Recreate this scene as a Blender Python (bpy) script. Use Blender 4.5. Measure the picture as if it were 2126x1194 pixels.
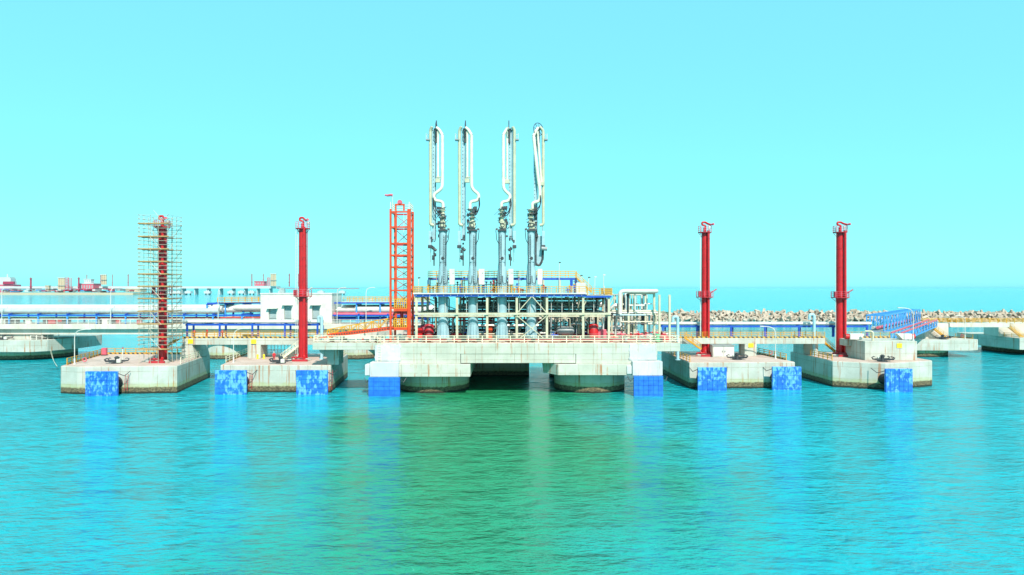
import bpy, bmesh, math, random
from mathutils import Vector, Matrix, Quaternion
random.seed(7)
R = math.radians
scene = bpy.context.scene
for o in list(bpy.data.objects): bpy.data.objects.remove(o)
C = scene.collection

# ------------------------------------------------------------------ camera, sky, sun
CAMZ, FPX, CX, CY = 18.0, 1417.0, 1063.0, 598.0
cam = bpy.data.cameras.new('camera'); cam.sensor_width = 36; cam.lens = 24.0
cam.clip_start = 0.5; cam.clip_end = 200000
co = bpy.data.objects.new('camera', cam); C.objects.link(co)
co.location = (0, 0, CAMZ); co.rotation_euler = (R(90), 0, 0); scene.camera = co
cam.shift_y = 1.0 / 2126

SUN_EL, SUN_AZ = 44.0, 162.0
world = bpy.data.worlds.new('World'); scene.world = world; world.use_nodes = True
wn = world.node_tree; wn.nodes.clear()
wo = wn.nodes.new('ShaderNodeOutputWorld'); bg = wn.nodes.new('ShaderNodeBackground')
sky = wn.nodes.new('ShaderNodeTexSky'); sky.sky_type = 'NISHITA'; sky.sun_disc = False
sky.sun_elevation = R(SUN_EL); sky.sun_rotation = R(SUN_AZ)
sky.altitude = 0; sky.air_density = 1.0; sky.dust_density = 0.6; sky.ozone_density = 1.0
tint = wn.nodes.new('ShaderNodeMix'); tint.data_type = 'RGBA'; tint.blend_type = 'MULTIPLY'
tint.inputs[0].default_value = 1.0
tint.inputs[7].default_value = (0.40, 1.05, 1.05, 1)
wn.links.new(sky.outputs[0], tint.inputs[6])
veil = wn.nodes.new('ShaderNodeMix'); veil.data_type = 'RGBA'; veil.inputs[0].default_value = 0.55   # even milky haze over the whole sky
veil.inputs[7].default_value = (2.45, 8.1, 9.2, 1)
wn.links.new(tint.outputs[2], veil.inputs[6]); wn.links.new(veil.outputs[2], bg.inputs[0])
bg.inputs[1].default_value = 0.113
wn.links.new(bg.outputs[0], wo.inputs[0])

sl = bpy.data.lights.new('sun', 'SUN'); sl.energy = 5.0; sl.angle = R(0.5); sl.color = (1.0, 0.93, 0.84)
so = bpy.data.objects.new('sun', sl); C.objects.link(so)
sd = Vector((math.sin(R(SUN_AZ)) * math.cos(R(SUN_EL)), math.cos(R(SUN_AZ)) * math.cos(R(SUN_EL)), math.sin(R(SUN_EL))))
so.rotation_euler = (-sd).to_track_quat('-Z', 'Y').to_euler(); so.location = (0, -60, 120)

scene.view_settings.view_transform = 'Standard'; scene.view_settings.look = 'None'
scene.view_settings.exposure = 0.42; scene.view_settings.gamma = 1.0
scene.render.engine = 'CYCLES'

# ------------------------------------------------------------------ helpers
def PX(px, D): return (px - CX) * D / FPX
def PZ(py, D): return CAMZ - (py - CY) * D / FPX
def P(px, py, D): return Vector((PX(px, D), D, PZ(py, D)))
BASE = {}

def thing(name, loc, label, cat, group=None):
    o = bpy.data.objects.new(name, None); C.objects.link(o)
    o.empty_display_size = 0.5
    o.location = loc; BASE[o.as_pointer()] = Vector(loc)
    tag(o, label, cat, group); return o
def tag(o, label, cat, group=None):
    o['label'] = label; o['category'] = cat
    if group: o['group'] = group
    return o
def base_of(o): return BASE.get(o.as_pointer(), Vector((0, 0, 0))) if o else None

class MB:
    def __init__(s): s.v = []; s.f = []; s.mi = []; s.cur = 0
    def _add(s, vs, fs):
        k = len(s.v); s.v += [Vector(v) for v in vs]
        s.f += [tuple(i + k for i in f) for f in fs]; s.mi += [s.cur] * len(fs)
        return s
    def box(s, a, b):
        x0, y0, z0 = [min(a[i], b[i]) for i in range(3)]; x1, y1, z1 = [max(a[i], b[i]) for i in range(3)]
        return s._add([(x0,y0,z0),(x1,y0,z0),(x1,y1,z0),(x0,y1,z0),(x0,y0,z1),(x1,y0,z1),(x1,y1,z1),(x0,y1,z1)],
                      [(0,3,2,1),(4,5,6,7),(0,1,5,4),(1,2,6,5),(2,3,7,6),(3,0,4,7)])
    def cbox(s, c, d): return s.box((c[0]-d[0]/2,c[1]-d[1]/2,c[2]-d[2]/2),(c[0]+d[0]/2,c[1]+d[1]/2,c[2]+d[2]/2))
    def bar(s, p0, p1, w, h=None):       # rectangular bar between two points
        h = h or w; p0 = Vector(p0); p1 = Vector(p1); d = (p1 - p0).normalized()
        up = Vector((0,0,1)) if abs(d.z) < 0.95 else Vector((0,1,0))
        a = d.cross(up).normalized(); b = a.cross(d).normalized()
        vs = []
        for p in (p0, p1):
            for sx, sz in ((-1,-1),(1,-1),(1,1),(-1,1)): vs.append(p + a*sx*w/2 + b*sz*h/2)
        return s._add(vs, [(0,1,2,3),(7,6,5,4),(0,4,5,1),(1,5,6,2),(2,6,7,3),(3,7,4,0)])
    def prism(s, poly, z0, z1, top=None):
        n = len(poly); top = top or poly
        area = sum(poly[i][0]*poly[(i+1)%n][1]-poly[(i+1)%n][0]*poly[i][1] for i in range(n))
        if area < 0: poly = poly[::-1]; top = top[::-1]
        vs = [(x,y,z0) for x,y in poly] + [(x,y,z1) for x,y in top]
        fs = [tuple(range(n))[::-1], tuple(range(n, 2*n))] + [(i,(i+1)%n,n+(i+1)%n,n+i) for i in range(n)]
        return s._add(vs, fs)
    def xprism(s, poly, y0, y1):          # outline in x,z pushed along y
        n = len(poly)
        area = sum(poly[i][0]*poly[(i+1)%n][1]-poly[(i+1)%n][0]*poly[i][1] for i in range(n))
        if area < 0: poly = poly[::-1]
        vs = [(x,y0,z) for x,z in poly] + [(x,y1,z) for x,z in poly]
        fs = [tuple(range(n)), tuple(range(n,2*n))[::-1]] + [(i,n+i,n+(i+1)%n,(i+1)%n) for i in range(n)]
        return s._add(vs, fs)
    def tube(s, path, r, n=8, caps=True):
        path = [Vector(p) for p in path]; m = len(path)
        rs = r if isinstance(r, (list, tuple)) else [r]*m
        t = [(path[min(i+1,m-1)] - path[max(i-1,0)]).normalized() for i in range(m)]
        up = Vector((0,0,1)) if abs(t[0].z) < 0.9 else Vector((0,1,0))
        a = t[0].cross(up).normalized(); vs = []
        for i in range(m):
            if i: 
                q = t[i-1].rotation_difference(t[i]); a = q @ a
            a = (a - t[i]*a.dot(t[i])).normalized(); b = t[i].cross(a)
            for k in range(n):
                w = 2*math.pi*k/n; vs.append(path[i] + (a*math.cos(w) + b*math.sin(w))*rs[i])
        fs = [(i*n+k, i*n+(k+1)%n, (i+1)*n+(k+1)%n, (i+1)*n+k) for i in range(m-1) for k in range(n)]
        if caps: fs += [tuple(range(n))[::-1], tuple(range((m-1)*n, m*n))]
        return s._add(vs, fs)
    def cyl(s, p0, p1, r0, r1=None, n=12): return s.tube([p0, p1], [r0, r0 if r1 is None else r1], n)
    def lathe(s, c, prof, n=16):          # prof list of (r,z)
        return s.tube([Vector((c[0],c[1],c[2]+z)) + Vector((0,0,1e-4*i)) for i,(r,z) in enumerate(prof)], [max(r,0.004) for r,z in prof], n)
    def disc(s, c, r, axis, t=0.1, n=16):
        a = Vector(axis).normalized()*t/2; return s.cyl(Vector(c)-a, Vector(c)+a, r, n=n)
    def ring(s, c, r, tr, axis, n=16, m=5):
        ax = Vector(axis).normalized(); u = ax.orthogonal().normalized(); w = ax.cross(u); vs = []; fs = []
        for i in range(n):
            d = u*math.cos(2*math.pi*i/n) + w*math.sin(2*math.pi*i/n)
            for k in range(m):
                g = 2*math.pi*k/m; vs.append(Vector(c) + d*(r + tr*math.cos(g)) + ax*tr*math.sin(g))
        for i in range(n):
            for k in range(m): fs.append((i*m+k, ((i+1)%n)*m+k, ((i+1)%n)*m+(k+1)%m, i*m+(k+1)%m))
        return s._add(vs, fs)
    def ball(s, c, r, sq=(1,1,1), n=10, m=6):
        vs = []; fs = []; c = Vector(c)
        for j in range(m+1):
            th = math.pi*j/m
            for k in range(n):
                ph = 2*math.pi*k/n
                vs.append(c + Vector((math.sin(th)*math.cos(ph)*r*sq[0], math.sin(th)*math.sin(ph)*r*sq[1], math.cos(th)*r*sq[2])))
        for j in range(m):
            for k in range(n): fs.append((j*n+k, (j+1)*n+k, (j+1)*n+(k+1)%n, j*n+(k+1)%n))
        return s._add(vs, fs)
    def mesh(s, name, off=None):
        off = off or Vector((0,0,0))
        me = bpy.data.meshes.new(name); me.from_pydata([tuple(v-off) for v in s.v], [], s.f)
        me.validate(); return me
    def build(s, name, mat, parent=None, smooth=False, bevel=0, loc=None):
        if parent is None:
            b = Vector(loc) if loc is not None else Vector((0,0,0))
        else: b = base_of(parent)
        me = s.mesh(name, b)
        mats = mat if isinstance(mat, (list, tuple)) else [mat]
        for m in mats: me.materials.append(M[m])
        if len(mats) > 1 and len(me.polygons) == len(s.mi): me.polygons.foreach_set('material_index', s.mi)
        if smooth:
            me.polygons.foreach_set('use_smooth', [True]*len(me.polygons)); me.set_sharp_from_angle(angle=R(38))
        o = bpy.data.objects.new(name, me); C.objects.link(o)
        if parent is None: o.location = b; BASE[o.as_pointer()] = b
        else: o.parent = parent; BASE[o.as_pointer()] = b
        if bevel:
            md = o.modifiers.new('bevel', 'BEVEL'); md.width = bevel; md.segments = 2; md.limit_method = 'ANGLE'
        return o
def place(name, me, parent, loc, rotz=0, mat4=None):
    o = bpy.data.objects.new(name, me); C.objects.link(o)
    b = base_of(parent); o.parent = parent
    if mat4 is not None: o.matrix_local = Matrix.Translation(Vector(loc)-b) @ mat4
    else: o.location = Vector(loc) - b; o.rotation_euler = (0,0,rotz)
    BASE[o.as_pointer()] = Vector(loc)
    return o
def shared(mb, name, mat, smooth=False):
    me = mb.mesh(name); me.materials.append(M[mat])
    if smooth:
        me.polygons.foreach_set('use_smooth', [True]*len(me.polygons)); me.set_sharp_from_angle(angle=R(38))
    return me
def rounded(path, rad, n=4):
    path = [Vector(p) for p in path]; out = [path[0]]
    for i in range(1, len(path)-1):
        p = path[i]; a = path[i-1]-p; b = path[i+1]-p
        r = min(rad, a.length*0.48, b.length*0.48)
        A = p + a.normalized()*r; B = p + b.normalized()*r
        for k in range(n+1):
            t = k/n; out.append(A*(1-t)**2 + p*2*t*(1-t) + B*t*t)
    out.append(path[-1]); return out

# ------------------------------------------------------------------ materials
M = {}
def mat_new(name):
    m = bpy.data.materials.new(name); m.use_nodes = True; M[name] = m
    nt = m.node_tree; return m, nt, nt.nodes['Principled BSDF']
def nd(nt, typ, **kw):
    n = nt.nodes.new(typ)
    for k, v in kw.items(): setattr(n, k, v)
    return n
def mix(nt, fac, a, b, blend='MIX'):
    n = nt.nodes.new('ShaderNodeMix'); n.data_type = 'RGBA'; n.blend_type = blend
    for i, v in ((0, fac), (6, a), (7, b)):
        if hasattr(v, 'is_output') or hasattr(v, 'links'): nt.links.new(v, n.inputs[i])
        elif i == 0: n.inputs[0].default_value = v
        else: n.inputs[i].default_value = (*v, 1) if len(v) == 3 else v
    return n.outputs[2]
def mth(nt, op, a, b=None, clamp=False):
    n = nt.nodes.new('ShaderNodeMath'); n.operation = op; n.use_clamp = clamp
    for i, v in ((0, a), (1, b)):
        if v is None: continue
        if hasattr(v, 'links'): nt.links.new(v, n.inputs[i])
        else: n.inputs[i].default_value = v
    return n.outputs[0]
def ramp(nt, val, lo, hi):
    n = nt.nodes.new('ShaderNodeMapRange'); n.interpolation_type = 'SMOOTHSTEP'
    nt.links.new(val, n.inputs[0]); n.inputs[1].default_value = lo; n.inputs[2].default_value = hi
    return n.outputs[0]
def noise(nt, scale, detail=3, vec=None, stretch=None, rough=0.55, rot=0.0):
    n = nt.nodes.new('ShaderNodeTexNoise'); n.inputs['Scale'].default_value = scale
    n.inputs['Detail'].default_value = detail; n.inputs['Roughness'].default_value = rough
    g = nt.nodes.new('ShaderNodeNewGeometry'); src = g.outputs['Position']
    if stretch:
        mp = nt.nodes.new('ShaderNodeMapping'); mp.inputs['Scale'].default_value = stretch; mp.inputs['Rotation'].default_value = (0,0,rot)
        nt.links.new(src, mp.inputs[0]); src = mp.outputs[0]
    nt.links.new(src, n.inputs['Vector']); return n.outputs[0]
def posxyz(nt):
    g = nt.nodes.new('ShaderNodeNewGeometry'); s = nt.nodes.new('ShaderNodeSeparateXYZ')
    nt.links.new(g.outputs['Position'], s.inputs[0]); return s.outputs

def concrete(name, c0, c1, rust=0.5, tide=True, joints=True, jx=3.3, jz=2.15):
    m, nt, b = mat_new(name); x, y, z = posxyz(nt)
    col = mix(nt, ramp(nt, noise(nt, 0.35, 5), 0.35, 0.68), c0, c1)
    col = mix(nt, mth(nt, 'MULTIPLY', ramp(nt, noise(nt, 5.0, 4), 0.45, 0.75), 0.16), col, tuple(v*0.62 for v in c0))
    col = mix(nt, mth(nt, 'MULTIPLY', ramp(nt, noise(nt, 1.0, 3, stretch=(0.9,0.9,0.10)), 0.52, 0.72), 0.28), col, tuple(v*0.66 for v in c1))
    if joints:
        w = mth(nt, 'ADD', x, mth(nt, 'MULTIPLY', y, 1.0))
        jl = mth(nt, 'GREATER_THAN', mth(nt, 'ABSOLUTE', mth(nt, 'SUBTRACT', mth(nt, 'FRACT', mth(nt, 'DIVIDE', w, jx)), 0.5)), 0.490)
        jh = mth(nt, 'GREATER_THAN', mth(nt, 'ABSOLUTE', mth(nt, 'SUBTRACT', mth(nt, 'FRACT', mth(nt, 'DIVIDE', mth(nt, 'ADD', z, 0.55), jz)), 0.5)), 0.487)
        j = mth(nt, 'MAXIMUM', jl, jh)
        col = mix(nt, mth(nt, 'MULTIPLY', j, mth(nt, 'MULTIPLY', ramp(nt, noise(nt, 0.8, 2), 0.25, 0.6), 0.8)), col, (c0[0]*0.5,c0[1]*0.36,c0[2]*0.26))
    if rust:
        st = ramp(nt, noise(nt, 2.2, 4, stretch=(1,1,0.045)), 0.55, 0.68)
        ms = ramp(nt, noise(nt, 0.3, 3), 0.36, 0.56)
        col = mix(nt, mth(nt, 'MULTIPLY', mth(nt, 'MULTIPLY', st, ms), rust), col, (0.36, 0.15, 0.06))
    if tide:
        zz = mth(nt, 'ADD', z, mth(nt, 'MULTIPLY', mth(nt, 'SUBTRACT', noise(nt, 0.9, 5), 0.5), 1.1))
        col = mix(nt, mth(nt, 'MULTIPLY', ramp(nt, zz, 2.1, 1.15), 0.5), col, (0.34, 0.36, 0.10))
        zl = mth(nt, 'ADD', z, mth(nt, 'MULTIPLY', mth(nt, 'SUBTRACT', noise(nt, 2.2, 4), 0.5), 0.5))
        rg = ramp(nt, noise(nt, 3.0, 5, stretch=(1,1,2.2)), 0.35, 0.7)
        band = mix(nt, rg, (0.055, 0.042, 0.022), (0.22, 0.17, 0.09))
        col = mix(nt, ramp(nt, zl, 1.2, 0.95), col, band)
        col = mix(nt, ramp(nt, zl, 0.42, 0.2), col, (0.016, 0.02, 0.012))
    nt.links.new(col, b.inputs['Base Color']); b.inputs['Roughness'].default_value = 0.86
    bp = nd(nt, 'ShaderNodeBump'); bp.inputs['Strength'].default_value = 0.35; bp.inputs['Distance'].default_value = 0.03
    nt.links.new(noise(nt, 6.0, 5), bp.inputs['Height']); nt.links.new(bp.outputs[0], b.inputs['Normal'])
    return m
def paint(name, c, rough=0.45, wear=0.25, metal=0.0, rustc=(0.22,0.09,0.04), wl=(0.60,0.75), sc=1.8):
    m, nt, b = mat_new(name)
    col = mix(nt, ramp(nt, noise(nt, 0.9, 4), 0.3, 0.7), tuple(v*0.86 for v in c), tuple(min(1, v*1.08) for v in c))
    if wear: col = mix(nt, mth(nt, 'MULTIPLY', ramp(nt, noise(nt, sc, 5), *wl), wear), col, rustc)
    nt.links.new(col, b.inputs['Base Color']); b.inputs['Roughness'].default_value = rough; b.inputs['Metallic'].default_value = metal
    return m
concrete('concrete', (0.40,0.41,0.35), (0.50,0.50,0.44), rust=0.9)
concrete('platform_concrete', (0.41,0.42,0.35), (0.51,0.51,0.44), rust=0.9)
concrete('trestle_concrete', (0.52,0.46,0.38), (0.60,0.54,0.46), rust=0.35, joints=False)
concrete('plaster', (0.45,0.46,0.46), (0.58,0.58,0.58), rust=0.5, tide=False, joints=False)
concrete('deck_concrete', (0.48,0.34,0.28), (0.55,0.41,0.35), rust=0.3, tide=False, jx=4.1)
concrete('gap_shade_stone', (0.06,0.05,0.04), (0.14,0.12,0.10), rust=0, tide=False, joints=False)  # core stone darkened to paint the shade in the gaps between armour blocks
concrete('stone', (0.36,0.27,0.20), (0.50,0.40,0.32), rust=0, tide=False, joints=False)
paint('yellow', (0.58,0.28,0.01), wear=0.35); paint('cream_steel', (0.52,0.48,0.34), wear=0.35); paint('cream_rail', (0.80,0.70,0.50), wear=0.4)
paint('white_paint', (0.58,0.56,0.51), wear=0.12); paint('warm_white', (0.64,0.59,0.52), wear=0.08)
paint('fire_red', (0.50,0.006,0.010), rough=0.42, wear=0.3, rustc=(0.20,0.015,0.015), wl=(0.5,0.7)); paint('orange_red', (0.58,0.055,0.008), rough=0.45, wear=0.12)
paint('dull_red', (0.40,0.02,0.03), wear=0.2); paint('pink_red', (0.60,0.10,0.14), wear=0.1)
paint('blue_steel', (0.008,0.07,0.42), wear=0.12); paint('sky_blue', (0.06,0.28,0.62), wear=0.1)
paint('arm_blue', (0.30,0.45,0.49), wear=0.10, rough=0.4); paint('arm_white', (0.68,0.63,0.50), wear=0.10, rough=0.4)
paint('arm_olive', (0.48,0.46,0.32), wear=0.12, rough=0.45); paint('vent_blue', (0.32,0.52,0.58), wear=0.12)
paint('insulation', (0.60,0.58,0.54), rough=0.32, wear=0.1, metal=0.35, rustc=(0.35,0.33,0.3))
paint('grey_steel', (0.26,0.28,0.28), wear=0.3); paint('dark_steel', (0.035,0.04,0.045), wear=0.3, rough=0.55)
paint('rubber', (0.018,0.018,0.02), rough=0.75, wear=0.1); paint('wood_plank', (0.40,0.23,0.09), wear=0.4, rough=0.8, rustc=(0.3,0.22,0.12))
paint('scaffold_steel', (0.62,0.62,0.55), wear=0.15); paint('scaffold_tube', (0.40,0.36,0.27), wear=0.4); paint('green_paint', (0.10,0.45,0.20)); paint('sign_yellow', (0.85,0.68,0.02), wear=0.05)
paint('grating', (0.30,0.31,0.30), wear=0.3, rough=0.7); paint('skin', (0.42,0.24,0.16), wear=0, rough=0.6)
paint('overall_red', (0.55,0.012,0.02), wear=0, rough=0.8); paint('navy_cloth', (0.02,0.03,0.08), wear=0, rough=0.8)
paint('far_pink', (0.55,0.10,0.14), wear=0); paint('far_cream', (0.50,0.40,0.27), wear=0); paint('far_white', (0.50,0.52,0.52), wear=0)  # far_pink is red with the fading of distance haze mixed into the paint
paint('far_purple', (0.34,0.02,0.06), wear=0); paint('glass_grey', (0.30,0.36,0.36), rough=0.2, wear=0)
paint('rusty_kerb', (0.46,0.36,0.28), wear=0.9, rough=0.8, wl=(0.42,0.6), sc=0.8)
# fenders
def fender_mat(name, peel):
    m, nt, b = mat_new(name)
    col = mix(nt, ramp(nt, noise(nt, 0.9, 3), 0.3, 0.7), (0.008,0.11,0.50), (0.015,0.17,0.66))
    if peel:
        p = mth(nt, 'ADD', noise(nt, 2.2, 3, stretch=(1,1,0.6)), mth(nt, 'MULTIPLY', mth(nt, 'SUBTRACT', noise(nt, 0.30, 2), 0.5), 0.6))
        x, y, z = posxyz(nt)
        p = mth(nt, 'ADD', p, mth(nt, 'MULTIPLY', mth(nt, 'SUBTRACT', z, 2.4), 0.018))
        col = mix(nt, mth(nt, 'MULTIPLY', ramp(nt, p, 0.47, 0.62), peel), col, (0.14,0.42,0.62))
    nt.links.new(col, b.inputs['Base Color']); b.inputs['Roughness'].default_value = 0.5; return m
fender_mat('fender_blue', 0.0); fender_mat('fender_peeling', 0.85)
# hazard stripes
m, nt, b = mat_new('hazard'); x, y, z = posxyz(nt)
w = mth(nt, 'FRACT', mth(nt, 'DIVIDE', mth(nt, 'ADD', mth(nt, 'ADD', x, mth(nt, 'MULTIPLY', y, 0.8)), z), 0.9))
nt.links.new(mix(nt, mth(nt, 'GREATER_THAN', w, 0.5), (0.55,0.29,0.02), (0.02,0.02,0.02)), b.inputs['Base Color'])
b.inputs['Roughness'].default_value = 0.6
# sea
m, nt, b = mat_new('sea_water')
x, y, z = posxyz(nt)      # platform's green reflection, with some silt, painted into the water colour unevenly
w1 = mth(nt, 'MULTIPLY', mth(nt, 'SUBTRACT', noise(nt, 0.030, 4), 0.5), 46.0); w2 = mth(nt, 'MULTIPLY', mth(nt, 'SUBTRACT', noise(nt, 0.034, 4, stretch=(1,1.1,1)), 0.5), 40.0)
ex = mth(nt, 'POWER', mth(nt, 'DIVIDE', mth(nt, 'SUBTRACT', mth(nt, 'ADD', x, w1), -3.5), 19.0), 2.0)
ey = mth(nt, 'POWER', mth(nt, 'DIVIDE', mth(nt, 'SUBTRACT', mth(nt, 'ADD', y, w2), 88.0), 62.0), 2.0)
reflection_silt = ramp(nt, mth(nt, 'ADD', ex, ey), 2.3, 0.05)
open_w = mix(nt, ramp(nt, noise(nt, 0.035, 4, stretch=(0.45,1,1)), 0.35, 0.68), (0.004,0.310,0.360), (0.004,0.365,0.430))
col = mix(nt, mth(nt, 'MULTIPLY', reflection_silt, 0.9), open_w, (0.022,0.225,0.065))
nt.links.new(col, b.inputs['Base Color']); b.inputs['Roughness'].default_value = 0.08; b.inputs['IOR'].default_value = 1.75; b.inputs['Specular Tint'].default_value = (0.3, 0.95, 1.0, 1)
h = mth(nt, 'MULTIPLY', noise(nt, 0.22, 3, stretch=(0.6,1.0,1), rot=-0.25), 0.75)
h = mth(nt, 'ADD', h, mth(nt, 'MULTIPLY', noise(nt, 0.8, 4, stretch=(0.5,1.1,1), rot=-0.22), 0.60))
h = mth(nt, 'ADD', h, mth(nt, 'MULTIPLY', noise(nt, 2.4, 4, stretch=(0.55,1.1,1), rot=-0.2), 0.26))
h = mth(nt, 'ADD', h, mth(nt, 'MULTIPLY', noise(nt, 6.5, 3, stretch=(0.8,1.0,1)), 0.06))
bp = nd(nt, 'ShaderNodeBump'); bp.inputs['Strength'].default_value = 1.0; bp.inputs['Distance'].default_value = 0.9
nt.links.new(h, bp.inputs['Height'])
nsum = bp.outputs[0]
for scl, amp, stc in ((0.45, 0.60, (0.55,1,1)), (1.7, 0.85, (0.5,1.1,1))):       # chop: small random surface slopes
    n = nt.nodes.new('ShaderNodeTexNoise'); n.inputs['Scale'].default_value = scl; n.inputs['Detail'].default_value = 3
    g = nt.nodes.new('ShaderNodeNewGeometry'); mp = nt.nodes.new('ShaderNodeMapping'); mp.inputs['Scale'].default_value = stc; mp.inputs['Rotation'].default_value = (0,0,-0.22)
    nt.links.new(g.outputs['Position'], mp.inputs[0]); nt.links.new(mp.outputs[0], n.inputs['Vector'])
    v = nt.nodes.new('ShaderNodeVectorMath'); v.operation = 'SUBTRACT'; v.inputs[1].default_value = (0.5,0.5,0.5); nt.links.new(n.outputs[1], v.inputs[0])
    v2 = nt.nodes.new('ShaderNodeVectorMath'); v2.operation = 'MULTIPLY'; v2.inputs[1].default_value = (amp*0.7,amp,0.0); nt.links.new(v.outputs[0], v2.inputs[0])
    v3 = nt.nodes.new('ShaderNodeVectorMath'); v3.operation = 'ADD'; nt.links.new(nsum, v3.inputs[0]); nt.links.new(v2.outputs[0], v3.inputs[1]); nsum = v3.outputs[0]
v4 = nt.nodes.new('ShaderNodeVectorMath'); v4.operation = 'NORMALIZE'; nt.links.new(nsum, v4.inputs[0]); nt.links.new(v4.outputs[0], b.inputs['Normal'])

# ------------------------------------------------------------------ the sea
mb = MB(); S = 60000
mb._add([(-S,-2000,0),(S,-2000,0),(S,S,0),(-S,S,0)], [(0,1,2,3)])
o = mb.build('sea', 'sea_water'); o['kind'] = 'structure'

# ------------------------------------------------------------------ generic builders
POSTS = {}
def post_mesh(h, mat, w=0.07):
    k = (round(h,2), mat, w)
    if k not in POSTS: POSTS[k] = shared(MB().box((-w/2,-w/2,0),(w/2,w/2,h)), 'post', mat)
    return POSTS[k]
def railing(parent, pts, h=1.15, mat='yellow', step=2.0, rails=3, w=0.07, toe=None, pw=None):
    pts = [Vector(p) for p in pts]; mb = MB()
    for k in range(rails):
        zz = Vector((0,0,h*(k+1)/rails))
        for a, b in zip(pts, pts[1:]): mb.bar(a+zz, b+zz, w, w)
    r = mb.build('railing', mat, parent)
    if toe:
        t = MB()
        for a, b in zip(pts, pts[1:]): t.bar(a+Vector((0,0,0.14)), b+Vector((0,0,0.14)), 0.05, 0.26)
        t.build('toe_board', toe, parent)
    me = post_mesh(h, mat, pw or w*1.25); first = True
    for a, b in zip(pts, pts[1:]):
        n = max(1, round((b-a).length/step))
        for i in range(0 if first else 1, n+1): place('post', me, r, a.lerp(b, i/n))
        first = False
    return r
def stairway(top, bot, width, label, mat='yellow', group=None, solid=None):
    top = Vector(top); bot = Vector(bot)
    t = thing('stairway', (bot.x, bot.y, bot.z), label, 'stairs', group)
    d = (top-bot); n = max(3, int(round(d.z/0.22))); side = Vector((-d.y, d.x, 0)).normalized()*width/2
    for s in (-1, 1):
        MB().bar(bot+side*s+Vector((0,0,0.05)), top+side*s+Vector((0,0,0.05)), 0.07, 0.28).build('stringer', mat, t)
        hr = MB()
        for k in (0.55, 1.05): hr.bar(bot+side*s+Vector((0,0,k)), top+side*s+Vector((0,0,k)), 0.06, 0.06)
        m2 = max(2, int(d.length/1.4))
        for i in range(m2+1):
            p = bot.lerp(top, i/m2)+side*s; hr.bar(p, p+Vector((0,0,1.05)), 0.06, 0.06)
        hr.build('handrail', mat, t)
    hd = Vector((d.x, d.y, 0)).normalized(); ang = math.atan2(hd.y, hd.x)
    sm = shared(MB().box((-0.13,-width/2+0.04,-0.02),(0.13,width/2-0.04,0.02)), 'step', mat)
    for i in range(n): place('step', sm, t, bot.lerp(top, (i+0.6)/n), ang)
    return t
def ladder(parent, p0, p1, side, w=0.45, mat='scaffold_steel', step=0.6, name='ladder'):
    p0 = Vector(p0); p1 = Vector(p1); s = Vector(side).normalized()*w/2; mb = MB()
    mb.bar(p0-s, p1-s, 0.06); mb.bar(p0+s, p1+s, 0.06)
    n = int((p1-p0).length/step)
    for i in range(1, n): q = p0.lerp(p1, i/n); mb.bar(q-s, q+s, 0.04)
    return mb.build(name, mat, parent)
def street_lamp(base, h, reach, label, group=None, r=0.09):
    b = Vector(base); t = thing('lamp_post', b, label, 'lamp post', group)
    MB().lathe(b, [(0.22,0),(0.22,0.12),(0.13,0.16),(0.13,0.9),(r,1.0)], 8).build('base', 'white_paint', t, True)
    path = [b+Vector((0,0,0.9)), b+Vector((0,0,h-1.1)), b+Vector((reach*0.12,0,h-0.35)), b+Vector((reach*0.45,0,h)), b+Vector((reach,0,h+0.12))]
    MB().tube(rounded(path, 0.8, 3), r*0.8, 7).build('pole', 'white_paint', t, True)
    e = path[-1]; sg = 1 if reach > 0 else -1
    MB().cbox((e.x+0.25*sg, e.y, e.z), (0.75,0.28,0.16)).build('lamp_head', 'white_paint', t, bevel=0.04)
    return t
def mooring_hook(base, rot, label):
    b = Vector(base); t = thing('mooring_hook', b, label, 'mooring hook', 'quick release mooring hooks on the dolphins')
    c, s = math.cos(rot), math.sin(rot)
    W = lambda x, y, z: b + Vector((x*c-y*s, x*s+y*c, z))
    MB().cyl(W(0,0,0), W(0,0,0.16), 0.9, n=14).build('base_plate', 'dark_steel', t, True)
    MB().lathe(b+Vector((0,0,0.16)), [(0.34,0),(0.30,0.4),(0.30,0.7),(0.42,0.75),(0.42,0.95),(0.24,1.0),(0.24,1.1)], 12).build('capstan', 'dark_steel', t, True)
    MB().box(W(0.45,-0.35,0.3)-Vector((0.3,0.2,0.15)), W(0.45,-0.35,0.3)+Vector((0.35,0.25,0.5))).build('motor_box', 'scaffold_steel', t, bevel=0.04)
    for k, a in enumerate((2.75, 3.25, 3.75, 0.15)):
        d = Vector((math.cos(a+rot), math.sin(a+rot), 0)); p = b+Vector((0,0,0.42))
        sd = d.cross(Vector((0,0,1)))
        mb = MB(); mb.bar(p+d*0.3, p+d*1.25, 0.16, 0.34)
        mb.tube([p+d*1.2, p+d*1.75+Vector((0,0,0.05)), p+d*1.95+Vector((0,0,0.32)), p+d*1.6+Vector((0,0,0.5)), p+d*1.3+Vector((0,0,0.4))], [0.14,0.13,0.11,0.09,0.05], 7)
        mb.build('hook', 'dark_steel', t, True)
    return t
def life_ring(c, label):
    o = MB().ring(c, 0.33, 0.085, (0,1,0), 18, 6).build('life_ring', 'pink_red', None, True, loc=c); return tag(o, label, 'life ring')

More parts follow.
